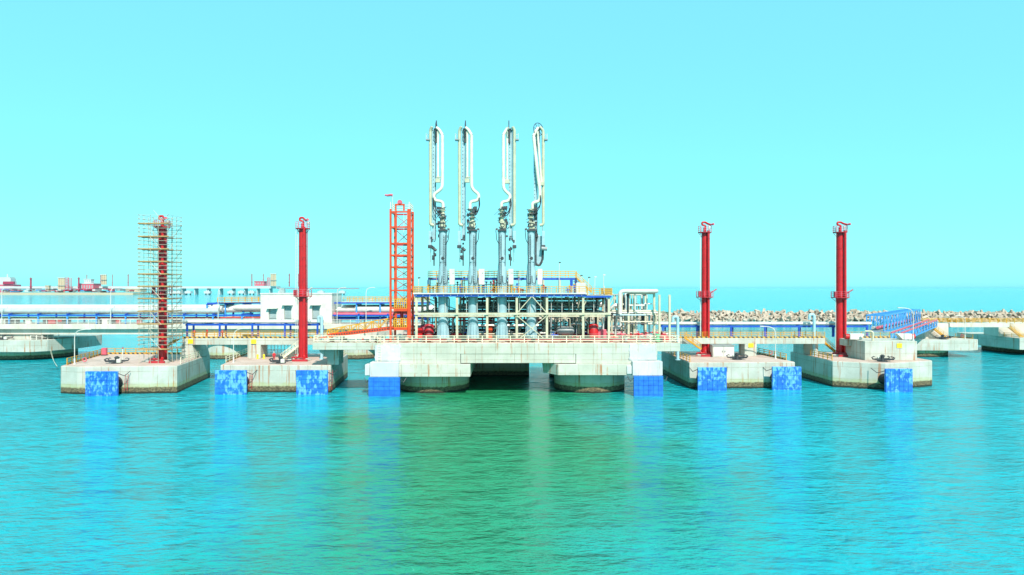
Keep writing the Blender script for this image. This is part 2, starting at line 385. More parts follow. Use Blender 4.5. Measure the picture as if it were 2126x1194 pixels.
# ------------------------------------------------------------------ fenders
def fender(px0, px1, ztop, D, face, label, mat='fender_peeling', cols=6, rows=6, group=None, x=None):
    x0, x1 = PX(px0, D), PX(px1, D)
    t = thing('dock_fender', ((x0+x1)/2, D, 0), label, 'fender', group)
    MB().box((x0,D+0.10,-0.6),(x1,D+0.5,ztop)).build('panel', mat, t, bevel=0.04)
    w = (x1-x0)/cols; h = (ztop+0.5)/rows
    pm = shared(MB().box((-w/2+0.025,-0.09,-h/2+0.025),(w/2-0.025,0,h/2-0.025)), 'pad', mat)
    for i in range(cols):
        for j in range(rows):
            place('pad', pm, t, (x0+w*(i+0.5), D+0.098, -0.5+h*(j+0.5)))
    gap = face-D
    if gap > 0.7:
        for s in (0.30, 0.70):
            xx = x0+(x1-x0)*s
            MB().tube([(xx,D+0.5,1.9),(xx,D+0.5+(gap-0.5)*0.45,1.9),(xx,face+0.2,1.9)], [0.75,0.85,1.15], 16).build('rubber_cone', 'rubber', t, True)
    for s in (-0.15, 1.0):
        xx = x0 if s < 0 else x1
        q = [(xx,D+0.4,ztop-0.4),(xx+(0.5 if s>0 else -0.5),D+gap*0.6,ztop-0.9),(xx+(0.9 if s>0 else -0.9),face+0.05,ztop-0.2)]
        MB().tube(q, 0.06, 5).build('chain', 'dark_steel', t)
    return t

# ------------------------------------------------------------------ breasting dolphins
ZD = 4.7
def dolphin(poly, label, kerbs=True, z=ZD):
    cx = sum(p[0] for p in poly)/len(poly); cy = sum(p[1] for p in poly)/len(poly)
    t = thing('mooring_dolphin', (cx, cy, 0), label, 'mooring dolphin', 'concrete dolphins in front of the jetty')
    MB().prism(poly, -2, z-0.05).build('body', 'concrete', t, bevel=0.10)
    k = 0.985; ins = [(cx+(x-cx)*k, cy+(y-cy)*k) for x, y in poly]
    MB().prism(ins, z-0.1, z).build('deck', 'deck_concrete', t)
    return t
p1 = [(-77.1,116.6),(-73.6,115.6),(-57.4,117.0),(-60.8,137.5),(-82.5,138.0)]
p2 = [(-50.4,118.0),(-31.2,117.6),(-33.2,138.0),(-53.8,139.0)]
p3 = [(31.7,122.0),(51.0,123.0),(49.8,143.0),(31.5,144.0)]
p4 = [(58.4,124.4),(66.0,120.6),(77.2,125.4),(77.5,143.0),(58.3,143.0)]
d1 = dolphin(p1, 'concrete mooring dolphin carrying the scaffolded red tower')
d2 = dolphin(p2, 'concrete mooring dolphin on which the red clad worker stands')
d3 = dolphin(p3, 'concrete mooring dolphin with a small white shed on its deck')
d4 = dolphin(p4, 'concrete mooring dolphin carrying a big raised concrete block')
railing(d1, [(-76.9,118.0,ZD),(-82.0,137.4,ZD),(-63,137.2,ZD)], toe='hazard', step=2.2, w=0.10)
railing(d1, [(-58.0,119.5,ZD),(-60.4,133.0,ZD)], mat='cream_rail')
railing(d2, [(-50.9,121.5,ZD),(-53.4,138.4,ZD)], mat='cream_rail', toe='hazard', step=2.6)
railing(d2, [(-31.6,121.0,ZD),(-33.4,137.4,ZD)], mat='cream_rail')
railing(d3, [(32.0,122.8,ZD),(31.8,143.4,ZD)], step=2.2, w=0.10)
railing(d3, [(49.5,142.4,ZD),(50.6,126.0,ZD)], toe='hazard', step=2.2, w=0.10)
railing(d4, [(58.8,134.5,ZD),(58.75,125.3,ZD)], step=2.0, w=0.10)
railing(d4, [(76.9,137.0,ZD),(76.8,130.0,ZD)], step=2.2, toe='hazard')

FG = 'blue fenders along the berth'
fender(177, 243, 4.1, 113.6, 115.9, 'weathered blue fender panel on the scaffolded tower dolphin', group=FG)
fender(446, 511, 4.1, 115.2, 117.9, 'blue fender panel with ring shaped flakes at the worker dolphin corner below its stair rail', group=FG)
fender(615, 680, 4.1, 115.2, 117.8, 'blue fender panel with drip shaped flakes beside the concrete pillar on the worker dolphin', group=FG)
fender(1449, 1509, 4.1, 119.4, 122.1, 'flaking blue fender panel below the tower on the white shed dolphin', group=FG)
fender(1604, 1664, 4.1, 120.3, 122.9, 'flaking blue fender panel at the lamp corner of the white shed dolphin', group=FG)
fender(1839, 1895, 4.0, 118.0, 121.2, 'flaking blue fender panel below the raised concrete block', group=FG)
fender(765, 830, 3.15, 113.2, 114.2, 'clean blue fender panel under the white ladder side of the loading platform', 'fender_blue', group=FG, rows=5)
fender(1316, 1377, 3.35, 113.4, 114.4, 'clean blue fender panel under the pipe frame side of the loading platform', 'fender_blue', group=FG, rows=5)

# ------------------------------------------------------------------ loading platform
ZP = 8.75
plat = thing('loading_platform', (0, 128, 0), 'large concrete loading platform on round caissons with rust streaks', 'platform')
mb = MB().box((-22.97,115,6.88),(24.5,146,ZP-0.06)); mb.build('deck_slab', 'platform_concrete', plat, bevel=0.06)
MB().box((-22.8,115.15,ZP-0.08),(24.3,145.8,ZP)).build('deck_surface', 'deck_concrete', plat)
MB().box((-33.7,115.3,7.55),(-22.98,125,ZP)).build('ledge', 'platform_concrete', plat, bevel=0.05)
MB().box((24.51,115.2,7.3),(28.4,138,ZP)).build('ledge', 'platform_concrete', plat, bevel=0.05)
MB().box((-8.62,115.08,5.34),(10.72,145,6.877)).build('span_beam', 'platform_concrete', plat, bevel=0.04)
MB().box((-22.95,115.02,5.22),(-8.70,136,6.876)).build('pier_head', 'platform_concrete', plat, bevel=0.04)
MB().box((10.80,115.02,5.22),(24.45,136,6.876)).build('pier_head', 'platform_concrete', plat, bevel=0.04)
MB().box((-21.5,114.2,3.15),(-7.0,136.5,5.215)).build('pier_cap', 'platform_concrete', plat, bevel=0.05)
MB().prism([(7.7,114.3),(22.5,114.3),(22.5,136.5),(6.0,136.5),(5.4,118.0)], 3.4, 5.215).build('pier_cap', 'platform_concrete', plat, bevel=0.05)
for x, y, zt in ((-14.0,123.0,3.145),(13.9,123.0,3.395),(-14.0,140,6.8),(13.9,140,6.8)):
    MB().cyl((x,y,-3),(x,y,zt), 6.3, n=48).build('caisson', 'platform_concrete', plat, True)
MB().box((-7.9,139,-2),(3.5,145,5.33)).build('rear_pier', 'platform_concrete', plat)
MB().xprism([(-32.0,ZD),(-30.0,ZD),(-30.0,7.54),(-33.4,7.54),(-33.4,7.0),(-32.0,5.9)], 118.2, 121.5).build('pillar', 'concrete', plat, bevel=0.05)
# white fender supports and render coats
def support(x0, x1, z0, z1, xa, xb, za, sgn):
    MB().box((x0,113.72,z0),(x1,116,z1)).build('fender_support', 'plaster', plat, bevel=0.08)
    MB().box((xa,114.1,z0+0.2),(xb,116,za)).build('fender_support', 'plaster', plat, bevel=0.08)
support(-23.7,-18.9,3.18,5.6,-24.6,-23.72,5.2,-1)
support(20.1,25.1,3.4,5.75,19.2,20.08,5.0,1)
def coat(xa, xb, za, zb, seed):
    rnd = random.Random(seed); n, k = 26, 14; mb = MB(); vs = []; fs = []
    for j in range(k+1):
        for i in range(n+1):
            u, v = i/n, j/k
            e = 0.25*rnd.random() if i in (0,n) or j == k else 0
            x = xa+(xb-xa)*u + (e if i == 0 else -e if i == n else 0); z = za+(zb-za)*v - (e*1.5 if j == k else 0)
            edge = i in (0,n) or j in (0,k)
            vs.append((x, 114.985 if edge else 114.82+0.07*rnd.random(), z))
    for j in range(k):
        for i in range(n): a = j*(n+1)+i; fs.append((a,a+1,a+n+2,a+n+1))
    mb._add(vs, fs).build('render_coat', 'plaster', plat, True)
coat(-23.2,-18.6,5.62,8.6,1); coat(19.6,24.45,5.76,8.7,2)
railing(plat, [(-33.5,124.5,ZP),(-33.5,115.5,ZP),(28.2,115.4,ZP),(28.2,137,ZP)], mat='cream_rail', step=2.35, w=0.10)
MB().box((-33.6,115.42,ZP+0.002),(28.1,115.75,ZP+0.16)).build('kerb', 'rusty_kerb', plat)
lad = thing('access_ladder', (-22.3,114.7,5.6), 'cream ladder climbing the white rendered end of the platform', 'ladder')
ladder(lad, (-22.3,114.7,5.6), (-22.3,114.7,9.9), (1,0,0), 0.55, 'cream_rail', 0.4, 'ladder_frame')

# ------------------------------------------------------------------ steel rack
rack = thing('steel_rack', (0, 126, ZP), 'two storey cream steel rack with blue top beam on the loading platform', 'steel rack')
COLX = [PX(p, 118.2) for p in (864.7, 949, 1011.5, 1073, 1135.5, 1210.6, 1264)]
ZT, ZM = 16.9, 13.55
hm = MB(); hm.box((-0.2,-0.2,0),(0.2,-0.15,8.1)).box((-0.2,0.15,0),(0.2,0.2,8.1)).box((-0.03,-0.149,0),(0.03,0.149,8.1))
hm.box((-0.36,-0.36,0),(0.36,0.36,0.06))
hcol = shared(hm, 'column', 'cream_steel')
for y in (118.2, 126.0, 134.0):
    for x in COLX: place('column', hcol, rack, (x, y, ZP+0.005))
for y in (118.2, 126.0, 134.0):
    yy = y-0.32 if y < 120 else y+0.3
    MB().bar((COLX[0]-0.3,yy,ZM),(COLX[-1]+0.3,yy,ZM),0.22,0.36).build('beam', 'cream_steel', rack)
    MB().bar((COLX[0]-0.3,yy,ZT-0.15),(COLX[5]+0.4,yy,ZT-0.15),0.22,0.46).build('beam', 'blue_steel', rack)
    MB().bar((COLX[5]+0.42,yy,ZT-0.4),(COLX[6]+0.4,yy,ZT-0.4),0.22,0.3).build('beam', 'blue_steel', rack)
MB().bar((COLX[0]-0.3,119.2,ZM-0.45),(COLX[-1],119.2,ZM-0.45),0.2,0.28).build('beam', 'cream_steel', rack)
for x in COLX:
    MB().bar((x,118.5,ZM),(x,133.7,ZM),0.2,0.3).build('cross_beam', 'cream_steel', rack)
    MB().bar((x,118.5,ZT-0.45),(x,133.7,ZT-0.45),0.2,0.3).build('cross_beam', 'cream_steel', rack)
def brace(a, b, w=0.2): MB().bar(a, b, w, 0.14).build('brace', 'cream_steel', rack)
xa, xb = COLX[3], COLX[4]; yb = 117.85
brace((xa,yb,ZP+0.1),(xb,yb,ZM-0.3)); brace((xb,yb-0.16,ZP+0.1),(xa,yb-0.16,ZM-0.3))
xm = (xa+xb)/2
brace((xa+0.1,yb,ZM+0.2),(xm-0.1,yb,ZT-0.4)); brace((xb-0.1,yb,ZM+0.2),(xm+0.1,yb,ZT-0.4))
brace((COLX[0]+0.2,124,ZT-0.4),(COLX[0]+3.4,124,ZM+0.5),0.3)
for i in (5,6): brace((COLX[i]-0.05,118.5,ZT-2.4),(COLX[i]+0.9,118.5,ZT-0.5),0.14)
for a, b in ((0,1),(2,3),(4,5)):
    brace((COLX[a],134.1,ZP+0.2),(COLX[b],134.1,ZM-0.3),0.16)
    brace((COLX[b],126.3,ZM+0.2),(COLX[a],126.3,ZT-0.5),0.16)
MB().box((COLX[0]-0.5,117.6,ZT+0.09),(COLX[5]+0.6,134.6,ZT+0.2)).build('deck_grating', 'grating', rack)
MB().bar((COLX[0]-0.5,117.55,ZT+0.16),(COLX[5]+0.6,117.55,ZT+0.16),0.08,0.22).build('deck_edge', 'white_paint', rack)
MB().box((COLX[5]+0.62,117.8,ZT-0.22),(COLX[6]+0.6,134,ZT-0.12)).build('deck_grating', 'grating', rack)
mb = MB(); x = COLX[0]
while x < COLX[5]: mb.cbox((x,117.72,ZT-0.12),(0.10,0.1,0.14)); x += 1.19
mb.build('bracket', 'white_paint', rack)
railing(rack, [(COLX[0]-0.45,130,ZT+0.2),(COLX[0]-0.45,117.65,ZT+0.2),(COLX[5]+0.55,117.65,ZT+0.2)], step=1.3, w=0.085)
railing(rack, [(COLX[5]+0.7,117.9,ZT-0.12),(COLX[6]+0.5,117.9,ZT-0.12),(COLX[6]+0.5,132,ZT-0.12)], step=1.0, w=0.09)
MB().box((COLX[0]+2.0,122.5,ZM+0.16),(COLX[6],133.5,ZM+0.24)).build('deck_grating', 'grating', rack)
xx = COLX[0]+1.2
for i in range(17):
    xx += 1.85
    if all(abs(xx-c) > 0.45 for c in COLX): MB().cyl((xx,119.0,ZM+0.2),(xx,119.0,ZT+1.5),0.06,n=6).build('stanchion', 'white_paint', rack)

# upper access platform
up = thing('access_platform', (-2, 132, ZT+0.2), 'raised blue steel access platform with yellow railing behind the loading arms', 'platform')
ux0, ux1, uy0, uy1, uz = -16.1, 12.4, 131.0, 134.0, 20.0
MB().box((ux0,uy0,uz-0.08),(ux1,uy1,uz)).build('deck_grating', 'grating', up)
for y in (uy0, uy1): MB().bar((ux0,y,uz-0.26),(ux1,y,uz-0.26),0.18,0.34).build('beam', 'blue_steel', up)
n = 9
for i in range(n+1):
    x = ux0+(ux1-ux0)*i/n
    for y in (uy0, uy1): MB().bar((x,y,ZT+0.21),(x,y,uz-0.44),0.22).build('column', 'blue_steel' if i in (0,n) else 'cream_steel', up)
MB().bar((ux1-1.0,uy0,ZT+0.21),(ux1-1.0,uy0,uz-0.44),0.5).build('column', 'blue_steel', up)
railing(up, [(ux0,uy0,uz),(ux1,uy0,uz)], h=1.25, step=1.6, w=0.08); railing(up, [(ux0,uy1,uz),(ux1,uy1,uz)], h=1.25, step=1.9)
ladder(up, (ux0+1.0,uy0-0.2,ZT+0.2),(ux0+1.0,uy0-0.2,uz+1.2),(1,0,0),1.3,'yellow',0.45)
stairway((ux1,132.3,uz), (ux1+3.0,132.3,ZT+0.3), 1.0, 'steep yellow stair down from the raised access platform')
o = MB().box((PX(1197,119),119.5,ZT+0.205),(PX(1216.5,119),121,ZT+2.0)).build('equipment_cabinet', 'white_paint', None, bevel=0.03, loc=(11.9,120.2,ZT+0.205))
tag(o, 'square white equipment cabinet at the end of the rack top deck', 'cabinet')

# process piping
pip = thing('process_piping', (2, 127, ZP), 'tangle of insulated and painted process pipes inside the steel rack', 'piping')
rnd = random.Random(3)
for k, (y, z, r) in enumerate(((127.3,14.5,0.42),(128.6,14.6,0.5),(130.2,14.9,0.6),(131.8,14.4,0.45),(129.4,15.9,0.25),(128.1,16.0,0.18))):
    x0 = COLX[1]+rnd.uniform(-1,2); x1 = COLX[6]-rnd.uniform(-0.5,1.5)
    MB().tube([(x0,y,z),(x1,y,z)], r, 12).build('pipe', 'insulation' if k < 4 else 'cream_steel', pip, True)
    for j in range(7):
        xx = x0+(x1-x0)*(j+0.5)/7; MB().disc((xx,y,z), r*1.1, (1,0,0), 0.12, 12).build('clamp', 'grey_steel', pip, True)
for k in range(84):
    x = rnd.uniform(COLX[0]+1.0, COLX[6]+1.0); y = rnd.uniform(121.5,133); z0 = ZP+rnd.choice((0,0,0.6,1.5)); z1 = rnd.choice((11.5,12.6,13.3,14.2,16.2))
    r = rnd.choice((0.07,0.09,0.12,0.16,0.22)); mt = rnd.choice(('cream_steel','white_paint','insulation','grey_steel','dark_steel','dark_steel'))
    dx = rnd.uniform(-2.2,2.2)
    MB().tube(rounded([(x,y,z0),(x,y,z1),(x+dx,y,z1),(x+dx,y+rnd.uniform(0.5,2),z1)], r*3, 3), r, 8).build('pipe', mt, pip, True)
for k in range(48):
    x = rnd.uniform(COLX[0]+0.6, COLX[6]); y = rnd.uniform(120.5,132); z = ZP+rnd.uniform(0.5,1.3); mt = rnd.choice(('dull_red','grey_steel','dull_red','dark_steel','dark_steel','blue_steel'))
    mb = MB(); mb.cyl((x,y,ZP+0.01),(x,y,z),0.09,n=7); mb.ball((x,y,z),0.27,n=9,m=6); mb.disc((x-0.32,y,z),0.26,(1,0,0),0.1,10); mb.disc((x+0.32,y,z),0.26,(1,0,0),0.1,10)
    mb.cyl((x,y,z),(x,y,z+0.55),0.05,n=6); mb.ring((x,y,z+0.55),0.24,0.03,(0,0,1),12,4); mb.cyl((x-0.9,y,z),(x+0.9,y,z),0.13,n=8)
    mb.build('valve', mt, pip, True)
for k in range(12):
    z = ZP+rnd.choice((0.6,1.1,2.6,3.3,3.9)); y = rnd.uniform(121,133); x0 = rnd.uniform(COLX[0]+1,COLX[4]); r = rnd.choice((0.09,0.13,0.2))
    MB().cyl((x0,y,z),(x0+rnd.uniform(4,11),y,z),r,n=8).build('pipe', rnd.choice(('cream_steel','insulation','dull_red','white_paint')), pip, True)
for k in range(60):
    x = rnd.uniform(COLX[0]+1, COLX[5]); y = rnd.uniform(121,130); z = ZT+0.2; h = rnd.uniform(0.5,2.9)
    mb = MB(); mb.cyl((x,y,z),(x,y,z+h),0.08,n=7); mb.disc((x,y,z+h*0.6),0.2,(0,0,1),0.08,9); mb.ball((x,y,z+h),0.19,n=8,m=5); mb.cyl((x-0.5,y,z+h*0.8),(x+0.6,y,z+h*0.8),0.06,n=6)
    mb.build('valve', rnd.choice(('dark_steel','grey_steel','dull_red','yellow','blue_steel')), pip, True)

# low service lines along the platform edge
lines = thing('service_lines', (-2, 117, ZP), 'low rusty service pipes running along the platform edge behind its railing', 'piping')
rnd = random.Random(31)
for y, z, r, mt in ((116.5,0.35,0.12,'dull_red'),(116.9,0.55,0.10,'dark_steel'),(117.2,0.3,0.15,'rusty_kerb'),(125.2,0.6,0.2,'dull_red'),(134.6,1.0,0.3,'dark_steel'),(135.4,1.6,0.25,'grey_steel')):
    MB().cyl((-17 if y < 120 else -20,y,ZP+z),(23.5,y,ZP+z),r,n=8).build('pipe', mt, lines, True)
for k in range(64):
    x = rnd.uniform(-31.5,27); y = rnd.uniform(116.1,117.2) if x > -17.5 else rnd.uniform(116.3,121); h = rnd.uniform(0.25,0.8)
    MB().cbox((x,y,ZP+h/2+0.004),(rnd.uniform(0.25,1.0),rnd.uniform(0.2,0.4),h)).build('support', rnd.choice(('dark_steel','dull_red','rusty_kerb','grey_steel','dark_steel')), lines)
# equipment standing on the platform
def tank(x, y, r, h, label, mat='dull_red'):
    t = thing('pressure_tank', (x,y,ZP), label, 'tank')
    MB().lathe((x,y,ZP+0.35), [(r*0.55,0),(r,0.25),(r,h-0.3),(r*0.8,h-0.08),(r*0.3,h)], 18).build('shell', mat, t, True)
    for a in (0.6,2.7,4.7): MB().bar((x+r*0.8*math.cos(a),y+r*0.8*math.sin(a),ZP+0.005),(x+r*0.8*math.cos(a),y+r*0.8*math.sin(a),ZP+0.6),0.14).build('leg', 'dark_steel', t)
    MB().cyl((x,y,ZP+h+0.3),(x,y,ZP+h+0.95),0.12,n=8).build('nozzle', 'grey_steel', t, True)
    for zz in (0.3, 0.7): MB().ring((x,y,ZP+0.35+h*zz), r, 0.035, (0,0,1), 18, 4).build('band', 'grey_steel', t, True)
    return t
tank(PX(891,122), 122.0, 0.85, 2.5, 'dark red upright tank beside the left hand loading arm base', 'dull_red')
tank(PX(881,124), 124.0, 0.8, 2.3, 'purple red upright tank behind the dark red one', 'far_purple')
tank(PX(1232,121), 121.0, 0.85, 2.6, 'bright red upright tank with pale pipes near the grey vessel', 'fire_red')
t = thing('foam_skid', (PX(1250,121),121.2,ZP), 'crimson boxy foam pump unit beside the bright red tank', 'pump')
x = PX(1250,121)
MB().box((x-0.75,120.8,ZP+0.2),(x+0.75,122.2,ZP+1.9)).build('housing', 'pink_red', t, bevel=0.08)
MB().box((x-0.9,120.6,ZP+0.005),(x+0.9,122.4,ZP+0.2)).build('skid', 'dark_steel', t)
MB().cyl((x,121.4,ZP+1.9),(x,121.4,ZP+2.5),0.12,n=8).build('exhaust', 'grey_steel', t, True)
t = thing('horizontal_vessel', (PX(1172,121),122,ZP), 'dark grey horizontal vessel on a red skid inside the rack', 'vessel')
xa_, xb_ = PX(1156,121), PX(1194,121)
MB().tube([(xa_-0.1,122,ZP+1.6),(xa_+0.15,122,ZP+1.6),(xa_+0.5,122,ZP+1.6),(xb_-0.5,122,ZP+1.6),(xb_-0.15,122,ZP+1.6),(xb_,122,ZP+1.6)], [0.15,0.6,0.8,0.8,0.6,0.15], 16).build('shell', 'grey_steel', t, True)
for xx in (xa_+0.7, xb_-0.7): MB().box((xx-0.15,121.4,ZP+0.3),(xx+0.15,122.6,ZP+1.0)).build('saddle', 'dark_steel', t)
MB().box((xa_-0.8,121,ZP+0.01),(xb_+0.3,123,ZP+0.3)).build('skid', 'orange_red', t)
MB().cyl((xb_-1.0,122,ZP+2.35),(xb_-1.0,122,ZP+4.4),0.22,n=10).build('stack', 'dark_steel', t, True)
for (x, w, h, mt, lb) in ((PX(871,121),0.9,2.2,'fire_red','narrow red fire cabinet beside the first rack column'),
                          (PX(1017,123),1.0,2.6,'orange_red','orange red cabinet between the second and third loading arm bases'),
                          (PX(1147,120.5),0.8,1.6,'white_paint','small pale control box beside the grey vessel')):
    t = thing('control_cabinet', (x,121.5,ZP), lb, 'cabinet')
    MB().box((x-w/2,121.2,ZP+0.15),(x+w/2,122.0,ZP+h)).build('body', mt, t, bevel=0.03)
    MB().box((x-w/2+0.06,121.16,ZP+0.25),(x+w/2-0.06,121.198,ZP+h-0.1)).build('door', mt, t)
    MB().box((x-w/2,121.2,ZP+0.005),(x+w/2,122.0,ZP+0.15)).build('plinth', 'dark_steel', t)

# pipe frame at the right hand end
pf = thing('pipe_gantry', (23, 122, ZP), 'open cream pipe frame with a fat white pipe across its top', 'pipe frame')
for px, D, ytop in ((1305,122,608),(1358,122,606),(1369,119.5,612),(1390,119.5,612),(1291,126,608),(1358,128,606),(1340,128,608)):
    x = PX(px, D); zt = PZ(ytop, D)
    mb = MB().box((x-0.17,D-0.17,ZP+0.005),(x+0.17,D-0.12,zt)).box((x-0.17,D+0.12,ZP+0.005),(x+0.17,D+0.17,zt)).box((x-0.03,D-0.119,ZP+0.005),(x+0.03,D+0.119,zt))
    mb.build('column', 'cream_steel', pf)
fz = 13.6
for D in (122.4, 127.7): MB().bar((PX(1266,122),D,fz),(PX(1366,122),D,fz),0.22,0.34).build('beam', 'cream_steel', pf)
MB().bar((PX(1360,122),122.5,fz+0.2),(PX(1391,119.5),119.7,fz),0.2,0.3).build('beam', 'cream_steel', pf)
MB().bar((PX(1305,122),121.7,17.0),(PX(1358,122),121.7,17.0),0.16,0.25).build('beam', 'cream_steel', pf)
MB().tube(rounded([(PX(1287,121),121.0,13.4),(PX(1287,121),121.0,17.45),(PX(1364,121),121.0,17.45),(PX(1366,121),124.5,17.45)], 0.7), 0.36, 12).build('main_pipe', 'white_paint', pf, True)
MB().tube(rounded([(PX(1318,121.5),121.4,16.9),(PX(1318,121.5),121.4,13.9),(PX(1325,121.5),121.4,13.9)],0.4), 0.13, 8).build('pipe', 'white_paint', pf, True)
for i, (px, py0, py1, r, mt) in enumerate(((1297,612,640,0.12,'grey_steel'),(1311,612,642,0.1,'cream_steel'),(1316,612,700,0.13,'cream_steel'),(1332,612,642,0.18,'white_paint'),(1343,612,642,0.12,'white_paint'),(1348,652,690,0.18,'vent_blue'),(1337,655,700,0.1,'dark_steel'),(1322,655,702,0.12,'white_paint'),(1298,655,702,0.16,'cream_steel'),(1278,612,702,0.1,'white_paint'),(1270,640,702,0.16,'cream_steel'))):
    MB().cyl(P(px,py0,122.9), P(px,py1,122.9), r, n=8).build('pipe', mt, pf, True)
for py, x0, x1, r, mt in ((634,1305,1338,0.14,'white_paint'),(645,1264,1362,0.13,'cream_steel'),(649,1264,1366,0.16,'white_paint'),(654,1266,1350,0.12,'vent_blue'),(668,1290,1350,0.12,'cream_steel'),(672,1300,1345,0.1,'dark_steel')):
    MB().cyl(P(x0,py,121.9), P(x1,py,121.9), r, n=8).build('pipe', mt, pf, True)
MB().tube(rounded([P(1350,650,121.6),P(1362,652,121.6),P(1362,672,121.6),P(1345,672,121.6)],0.5),0.17,8).build('pipe', 'cream_steel', pf, True)
MB().tube(rounded([P(1268,640,121.6),P(1278,632,121.6),P(1286,642,121.6)],0.4),0.3,8).build('pipe', 'insulation', pf, True)
rnd = random.Random(12)
for k in range(34):
    x = PX(rnd.uniform(1266,1362),123); y = rnd.uniform(121.5,131); z0 = ZP+rnd.choice((0.01,0.01,2.5,4.9)); z1 = rnd.choice((11.2,12.4,13.3,15.0,16.8)); r = rnd.choice((0.07,0.1,0.14,0.2)); dx = rnd.uniform(-2.4,2.4)
    if z1-z0 < 1: z1 += 2
    MB().tube(rounded([(x,y,z0),(x,y,z1),(x+dx,y,z1),(x+dx,y+rnd.uniform(0.3,1.5),z1)],r*3,3),r,8).build('pipe',rnd.choice(('white_paint','cream_steel','grey_steel','insulation','dark_steel')),pf,True)
rnd = random.Random(11)
for k in range(24):
    x = PX(rnd.uniform(1266,1400),120); y = rnd.uniform(117.5,130); z = ZP+rnd.uniform(0.4,1.1)
    mb = MB(); mb.cyl((x,y,ZP+0.005),(x,y,z),0.08,n=7); mb.ball((x,y,z),0.26,n=9,m=6); mb.cyl((x-0.8,y,z),(x+0.8,y,z),0.12,n=8)
    mb.disc((x-0.35,y,z),0.24,(1,0,0),0.09,10); mb.ring((x,y,z+0.45),0.2,0.03,(0,0,1),10,4); mb.cyl((x,y,z),(x,y,z+0.45),0.04,n=5)
    mb.build('valve', rnd.choice(('fire_red','dull_red','cream_steel','white_paint','pink_red')), pf, True)
o = MB().lathe((PX(1366,116.4),116.6,ZP+0.005), [(0.45,0),(0.45,0.4),(0.3,0.5),(0.3,1.0),(0.4,1.05),(0.4,1.3),(0.1,1.4)],12).build('hydrant', 'green_paint', None, True, loc=(PX(1366,116.4),116.6,ZP))
tag(o, 'stubby green hydrant by the platform railing', 'hydrant')
o = MB().lathe((PX(1378,119),119,ZP+0.005), [(0.9,0),(0.9,0.7),(0.75,1.0),(0.4,1.2),(0.05,1.28)],16).build('drum', 'dull_red', None, True, loc=(PX(1378,119),119,ZP))
tag(o, 'domed dark red drum at the platform end by the tall posts', 'drum')

